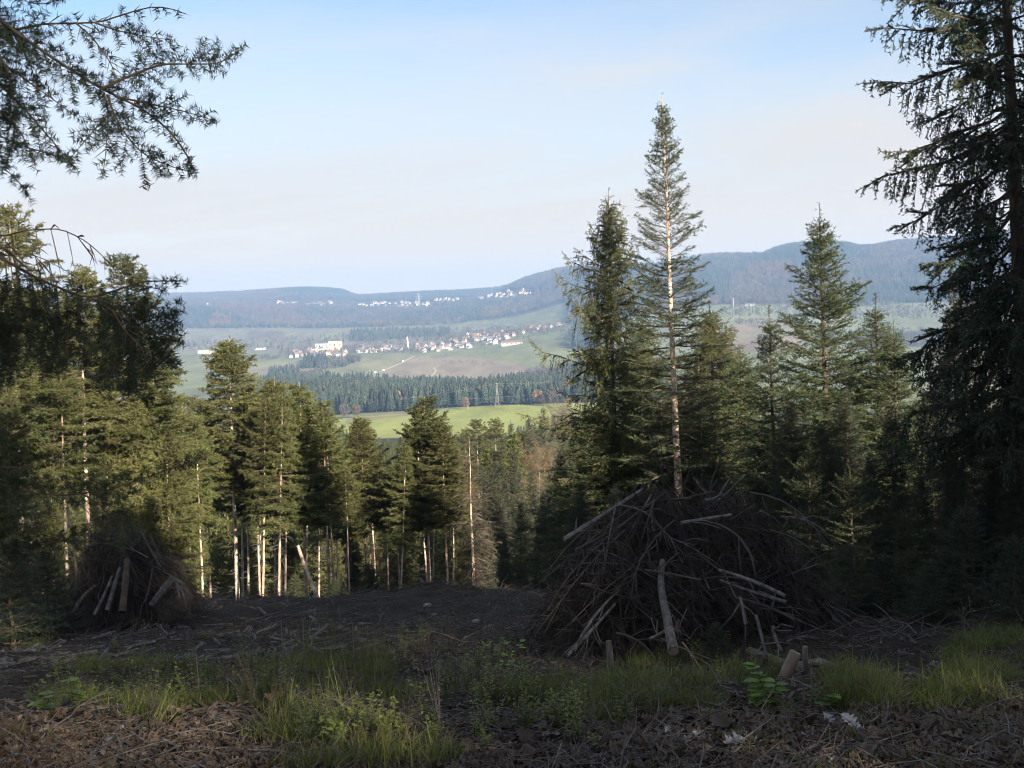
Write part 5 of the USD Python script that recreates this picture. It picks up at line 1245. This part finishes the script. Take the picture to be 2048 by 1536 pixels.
def house_kind(name, w, l, h, rise, wall, roof):
    pp = proto(name)
    wl = define("wall", gable_wall(w, l, h, rise), wall, pp)
    rf = define("roof", gable(w, l, h, rise), roof, pp)
    define("chimney", box(.4, 1.0, 1, 1.6, h + rise * .5, h + rise + .9), "brown_tile", pp)
    for z in (1.0, 3.6):
        if z + 1.2 < h + .5:
            for x in (-w * .28, w * .28):
                for s in (-1, 1): define("window", box(x - .6, x + .6, s * l / 2 - .05, s * l / 2 + .05, z, z + 1.2), "dark_pane", pp)
            for y in (-l * .3, 0, l * .3):
                for s in (-1, 1): define("window", box(s * w / 2 - .05, s * w / 2 + .05, y - .6, y + .6, z, z + 1.2), "dark_pane", pp)
    return pp
HK = [("white house with a red tiled roof", house_kind("village_house", 9.5, 12, 5.4, 4.0, "white_render", "red_tile")), ("white house with a dark slate roof", house_kind("village_house", 10, 13, 5.6, 4.2, "white_render", "grey_slate")), ("cream house with a brown roof", house_kind("village_house", 9, 11, 5.2, 4.4, "cream_render", "brown_tile")), ("tall white house with a steep red roof", house_kind("village_house", 9, 10, 7.4, 5, "white_render", "red_tile"))]
VILLAGES = [("in the main valley village", 70, [(800, 699), (860, 690), (905, 676), (985, 664), (1040, 666), (1010, 682), (960, 694), (900, 702), (850, 705)], 1.0), ("right of the valley village", 18, [(1040, 668), (1140, 655), (1140, 648), (1050, 658)], .95), ("left of the factory in the valley", 34, [(580, 716), (690, 712), (690, 703), (590, 705)], 1.0), ("between factory and valley tower", 14, [(705, 706), (800, 703), (800, 693), (720, 695)], 1.0),
            ("in the left hillside village", 34, [(540, 611), (670, 613), (670, 606), (545, 605)], 1.15), ("in the middle hillside village", 44, [(712, 616), (855, 615), (860, 605), (715, 606)], 1.15), ("right of the far pylon", 14, [(868, 606), (915, 603), (915, 597), (870, 599)], 1.15), ("below the rounded hill", 40, [(948, 602), (1010, 600), (1062, 590), (1055, 580), (985, 588)], 1.15)]
for where, n, poly, big_ in VILLAGES:
    poly = np.array(poly, float); m = 0
    while m < n:
        px, py = rng.uniform(poly[:, 0].min(), poly[:, 0].max()), rng.uniform(poly[:, 1].min(), poly[:, 1].max())
        if not inside(np.array(px), np.array(py), poly): continue
        g = ground_at(px, py, 1900, 8000); m += 1
        lab, pp = HK[rng.integers(len(HK))]
        s = big_ * rng.uniform(.75, 1.15)
        holder("village_house", (g[0], g[1], float(far_height(g[0], g[1]))), rng.choice([20, 110, 65, 150]) + rng.normal(0, 12), s, pp, label=f"{lab} {where}", category="house", group=f"{lab}s {where}")
def hall(px, py, w, l, h, wall, roof, label, rot=0, lo=1900, rise=1.2, cat="building"):
    g = ground_at(px, py, lo, 8000)
    x = holder("hall", (g[0], g[1], float(far_height(g[0], g[1]))), rot, label=label, category=cat)
    define("wall", gable_wall(l, w, h, rise), wall, x.GetPath()); define("roof", gable(l, w, h, rise, .8), roof, x.GetPath())
    for k in np.linspace(-w / 2 + 4, w / 2 - 4, max(3, int(w / 9))):
        for s in (-1, 1): define("window", box(s * l / 2 - .06, s * l / 2 + .06, k - 1.5, k + 1.5, h * .45, h * .75), "dark_pane", x.GetPath())
hall(648, 697, 46, 26, 13, "white_render", "grey_metal", "long white factory hall in the valley, left of the yellow block", 88)
hall(671, 700, 34, 24, 24, "yellow_render", "grey_metal", "tall yellow factory block standing out in the valley", 88, rise=.4)
hall(640, 704, 60, 20, 8, "cream_render", "grey_metal", "low cream factory wing in front of the yellow block", 88)
hall(418, 707, 56, 22, 9, "white_render", "grey_metal", "long white hall left of the tall pointed fir", 86)
hall(440, 711, 40, 16, 7, "white_render", "brown_tile", "lower white hall beside the tall pointed fir", 88)
hall(735, 705, 56, 18, 8, "white_render", "red_tile", "long pale hall with a reddish roof between factory and tower", 85)
hall(785, 694, 60, 16, 6, "cream_render", "red_tile", "long reddish roofed building left of the white tower", 86)
hall(1024, 690, 52, 18, 7, "white_render", "brown_tile", "white barn with a long brown roof on the green field right of the village", 86, rise=4)
hall(520, 700, 30, 14, 7, "white_render", "grey_slate", "white building among the trees right of the tall pointed fir", 80)
hall(990, 688, 16, 14, 8, "white_render", "grey_slate", "large white gabled house at the lower edge of the village", 10, rise=7)
hall(1500, 612, 26, 12, 6, "white_render", "grey_slate", "white farm building on the rise behind the slender fir", 70, lo=2000, rise=3)
hall(1592, 497, 18, 14, 9, "white_render", "grey_slate", "white building on top of the wooded hill at right", 70, lo=3000, rise=4)
hall(1720, 502, 14, 12, 7, "white_render", "grey_slate", "small white house on the hill crest near the big spruce", 60, lo=3000, rise=4)
for px, py, lab in ((497, 614, "small white house at the left end of the hillside village"), (415, 612, "lone white tower house on the left hillside"), (512, 607, "white house on the wooded left hillside")):
    hall(px, py, 16, 13, 11, "white_render", "grey_slate", lab, 30, lo=3500, rise=5)
# the white tower
g = ground_at(816, 699, 1900, 8000); gz = float(far_height(g[0], g[1]))
x = holder("tower", (g[0], g[1], gz), label="slim white tower standing above the village roofs in the valley", category="tower")
define("shaft", tubes([np.array([[0, 0, -2], [0, 0, 16], [-1.2, 0, 28]])], [np.array([3.4, 2.9, 2.3])], 12), "white_render", x.GetPath(), smooth=40)
define("cap", tubes([np.array([[-1.2, 0, 28], [-1.3, 0, 30], [-1.4, 0, 36]])], [np.array([3.0, 2.4, .15])], 12), "grey_metal", x.GetPath(), smooth=30)
# lattice masts
def mast(px, py, lo, hi, h, w, arms, label, r=.10):
    g = ground_at(px, py, lo, hi); gz = float(far_height(g[0], g[1]))
    x = holder("pylon", (g[0], g[1], gz), label=label, category="pylon")
    P = lambda sx, sy, t: np.array([sx * w / 2 * (1 - .82 * t), sy * w / 2 * (1 - .82 * t), h * t])
    for sx, sy in ((1, 1), (1, -1), (-1, 1), (-1, -1)): define("leg", tubes([np.stack([P(sx, sy, 0) - [0, 0, 1], P(sx, sy, 1)])], [np.array([r, r * .7])], 4), "mast_grey", x.GetPath())
    ts = 1 - (1 - np.linspace(0, 1, 9)) ** 1.15
    for a, b in zip(ts[:-1], ts[1:]):
        for (s0, s1) in (((1, 1), (-1, 1)), ((-1, 1), (-1, -1)), ((-1, -1), (1, -1)), ((1, -1), (1, 1))):
            define("brace", tubes([np.stack([P(*s0, a), P(*s1, b)]), np.stack([P(*s1, a), P(*s0, b)])], [np.full(2, r * .55)] * 2, 3), "mast_grey", x.GetPath())
    for t, hw in arms: define("cross_arm", tubes([np.array([[-hw, 0, h * t], [0, 0, h * t + .6], [hw, 0, h * t]])], [np.array([r * .6, r * 1.3, r * .6])], 4), "mast_grey", x.GetPath())
    return np.array([g[0], g[1], gz])
m1 = mast(995, 814, 900, 1262, 25.5, 4.0, ((.97, 1.6), (.66, 1.2)), "lattice power pylon at the far edge of the green meadow")
mast(838, 612, 4500, 6500, 62, 10, ((.93, 14), (.72, 20), (.55, 16)), "far lattice pylon above the hillside village", r=.8)
g = ground_at(834, 592, 5500, 7200); gz = float(far_height(g[0], g[1]))
x = holder("radio_mast", (g[0], g[1], gz), label="thin radio mast on the skyline above the far pylon", category="mast")
define("pole", tubes([np.array([[0, 0, -2], [0, 0, 30], [0, 0, 60]])], [np.array([1.2, .8, .4])], 8), "mast_grey", x.GetPath()); define("platform", tubes([np.array([[0, 0, 34], [0, 0, 36]])], [np.array([2.4, 2.4])], 10), "mast_grey", x.GetPath())
g = ground_at(1467, 618, 2000, 4500); gz = float(far_height(g[0], g[1]))
x = holder("white_mast", (g[0], g[1], gz), label="slim white mast on the green rise right of the tallest fir", category="mast")
define("pole", tubes([np.array([[0, 0, -2], [0, 0, 14], [0, 0, 28]])], [np.array([.9, .7, .5])], 8), "lamp_white", x.GetPath()); define("head", tubes([np.array([[0, 0, 28], [0, 0, 31]])], [np.array([1.3, 1.3])], 8), "lamp_white", x.GetPath())
# wooden pole and wires along the meadow
g = ground_at(936, 818, 900, 1262); gz = float(far_height(g[0], g[1])); m0 = np.array([g[0], g[1], gz])
x = holder("wire_pole", m0, label="short pale pole beside the orange tree at the far edge of the meadow", category="pole")
define("post", tubes([np.array([[0, 0, -1], [0, 0, 5], [0, 0, 11]])], [np.array([.28, .24, .2])], 6), "mast_grey", x.GetPath()); define("cross_bar", tubes([np.array([[-1.5, 0, 10.4], [1.5, 0, 10.4]])], [np.array([.14, .14])], 4), "mast_grey", x.GetPath())
m2 = m1 + [62, 30, 0.5]
def wire(a, b, sag, name, label):
    t = np.linspace(0, 1, 12)[:, None]
    define(name, tubes([a + (b - a) * t - np.array([0, 0, 1.0]) * (4 * sag * t * (1 - t))], [np.full(12, .030)], 4), "wire", label=label, category="cable")
wire(m0 + [0, 0, 10.5], m1 + [0, 0, 10.2], .4, "power_line", "pale cable between the short pole and the pylon before the dark wood")
wire(m1 + [0, 0, 10.2], m2 + [0, 0, 10.0], .5, "power_line", "pale cable running right from the pylon before the dark wood")
wire(m0 + [-70, 10, 12], m1 + [-1.6, 0, 24.5], 1.2, "power_line", "thin upper cable running left from the top of the pylon")
wire(m1 + [1.6, 0, 24.5], m2 + [0, 0, 23], .8, "power_line", "thin upper cable running right from the top of the pylon")
for px, py, h, k, label in ((932, 819, 13, 5, "small orange tree beside the short pole at the meadow's far edge"), (1075, 810, 17, 5, "pinkish bare tree at the right end of the dark wood"), (1090, 812, 14, 5, "lower pinkish tree at the right end of the dark wood"), (1108, 812, 21, 4, "pale bare tree rising at the right end of the meadow"), (690, 838, 17, 4, "pale bare tree at the left end of the meadow"), (712, 836, 14, 5, "reddish bare tree at the left end of the meadow")):
    g = ground_at(px, py, 900, 1262); z = float(far_height(g[0], g[1]))
    x = holder("meadow_tree", (g[0], g[1], z), rng.uniform(0, 360), h, label=label, category="tree")
    define("crown", twig_cloud(1, .34, 420, .055, rng, .18), "far_rust_tree" if k == 5 else "far_bare_tree", x.GetPath()); define("trunk", pole(.7, .02), "brown_bark", x.GetPath())
# field tracks and bales
def track(pts, w, label):
    c = np.array([ground_at(px, py, 1700, 4500) for px, py in pts])
    t = np.linspace(0, len(c) - 1, 60); c = np.stack([np.interp(t, range(len(c)), c[:, k]) for k in range(2)], -1)
    d = np.gradient(c, axis=0); d /= np.linalg.norm(d, axis=1, keepdims=True); nrm = np.stack([-d[:, 1], d[:, 0]], -1) * w / 2
    L, R = c - nrm, c + nrm
    v = np.vstack([np.column_stack([q, far_height(q[:, 0], q[:, 1]) + .5]) for q in (L, R)])
    n = len(c); f = np.array([[i, n + i, n + i + 1] for i in range(n - 1)] + [[i, n + i + 1, i + 1] for i in range(n - 1)])
    define("field_track", (v, f), "track_gravel", kind="structure", label=label)
track([(690, 762), (720, 755), (752, 746), (775, 738), (806, 725), (830, 712)], 5, "pale farm track climbing between the fields to the village")
track([(858, 758), (868, 748), (872, 741), (867, 736), (879, 731)], 4, "pale footpath winding through the brown field")
for px, py, label in ((751, 746, "left small white dot of a wrapped bale beside the pale farm track"), (767, 742, "middle small white wrapped bale beside the pale farm track"), (806, 724, "right small white wrapped bale at the bend of the pale farm track")):
    g = ground_at(px, py, 1700, 4500)
    define("round_bale", tubes([np.array([[-1.6, 0, 1.5], [-1.4, 0, 1.5], [1.4, 0, 1.5], [1.6, 0, 1.5]]) + [g[0], g[1], float(far_height(g[0], g[1])) + .3]], [np.array([1.6, 1.9, 1.9, 1.6])], 14), "bale_wrap", label=label, category="bale")
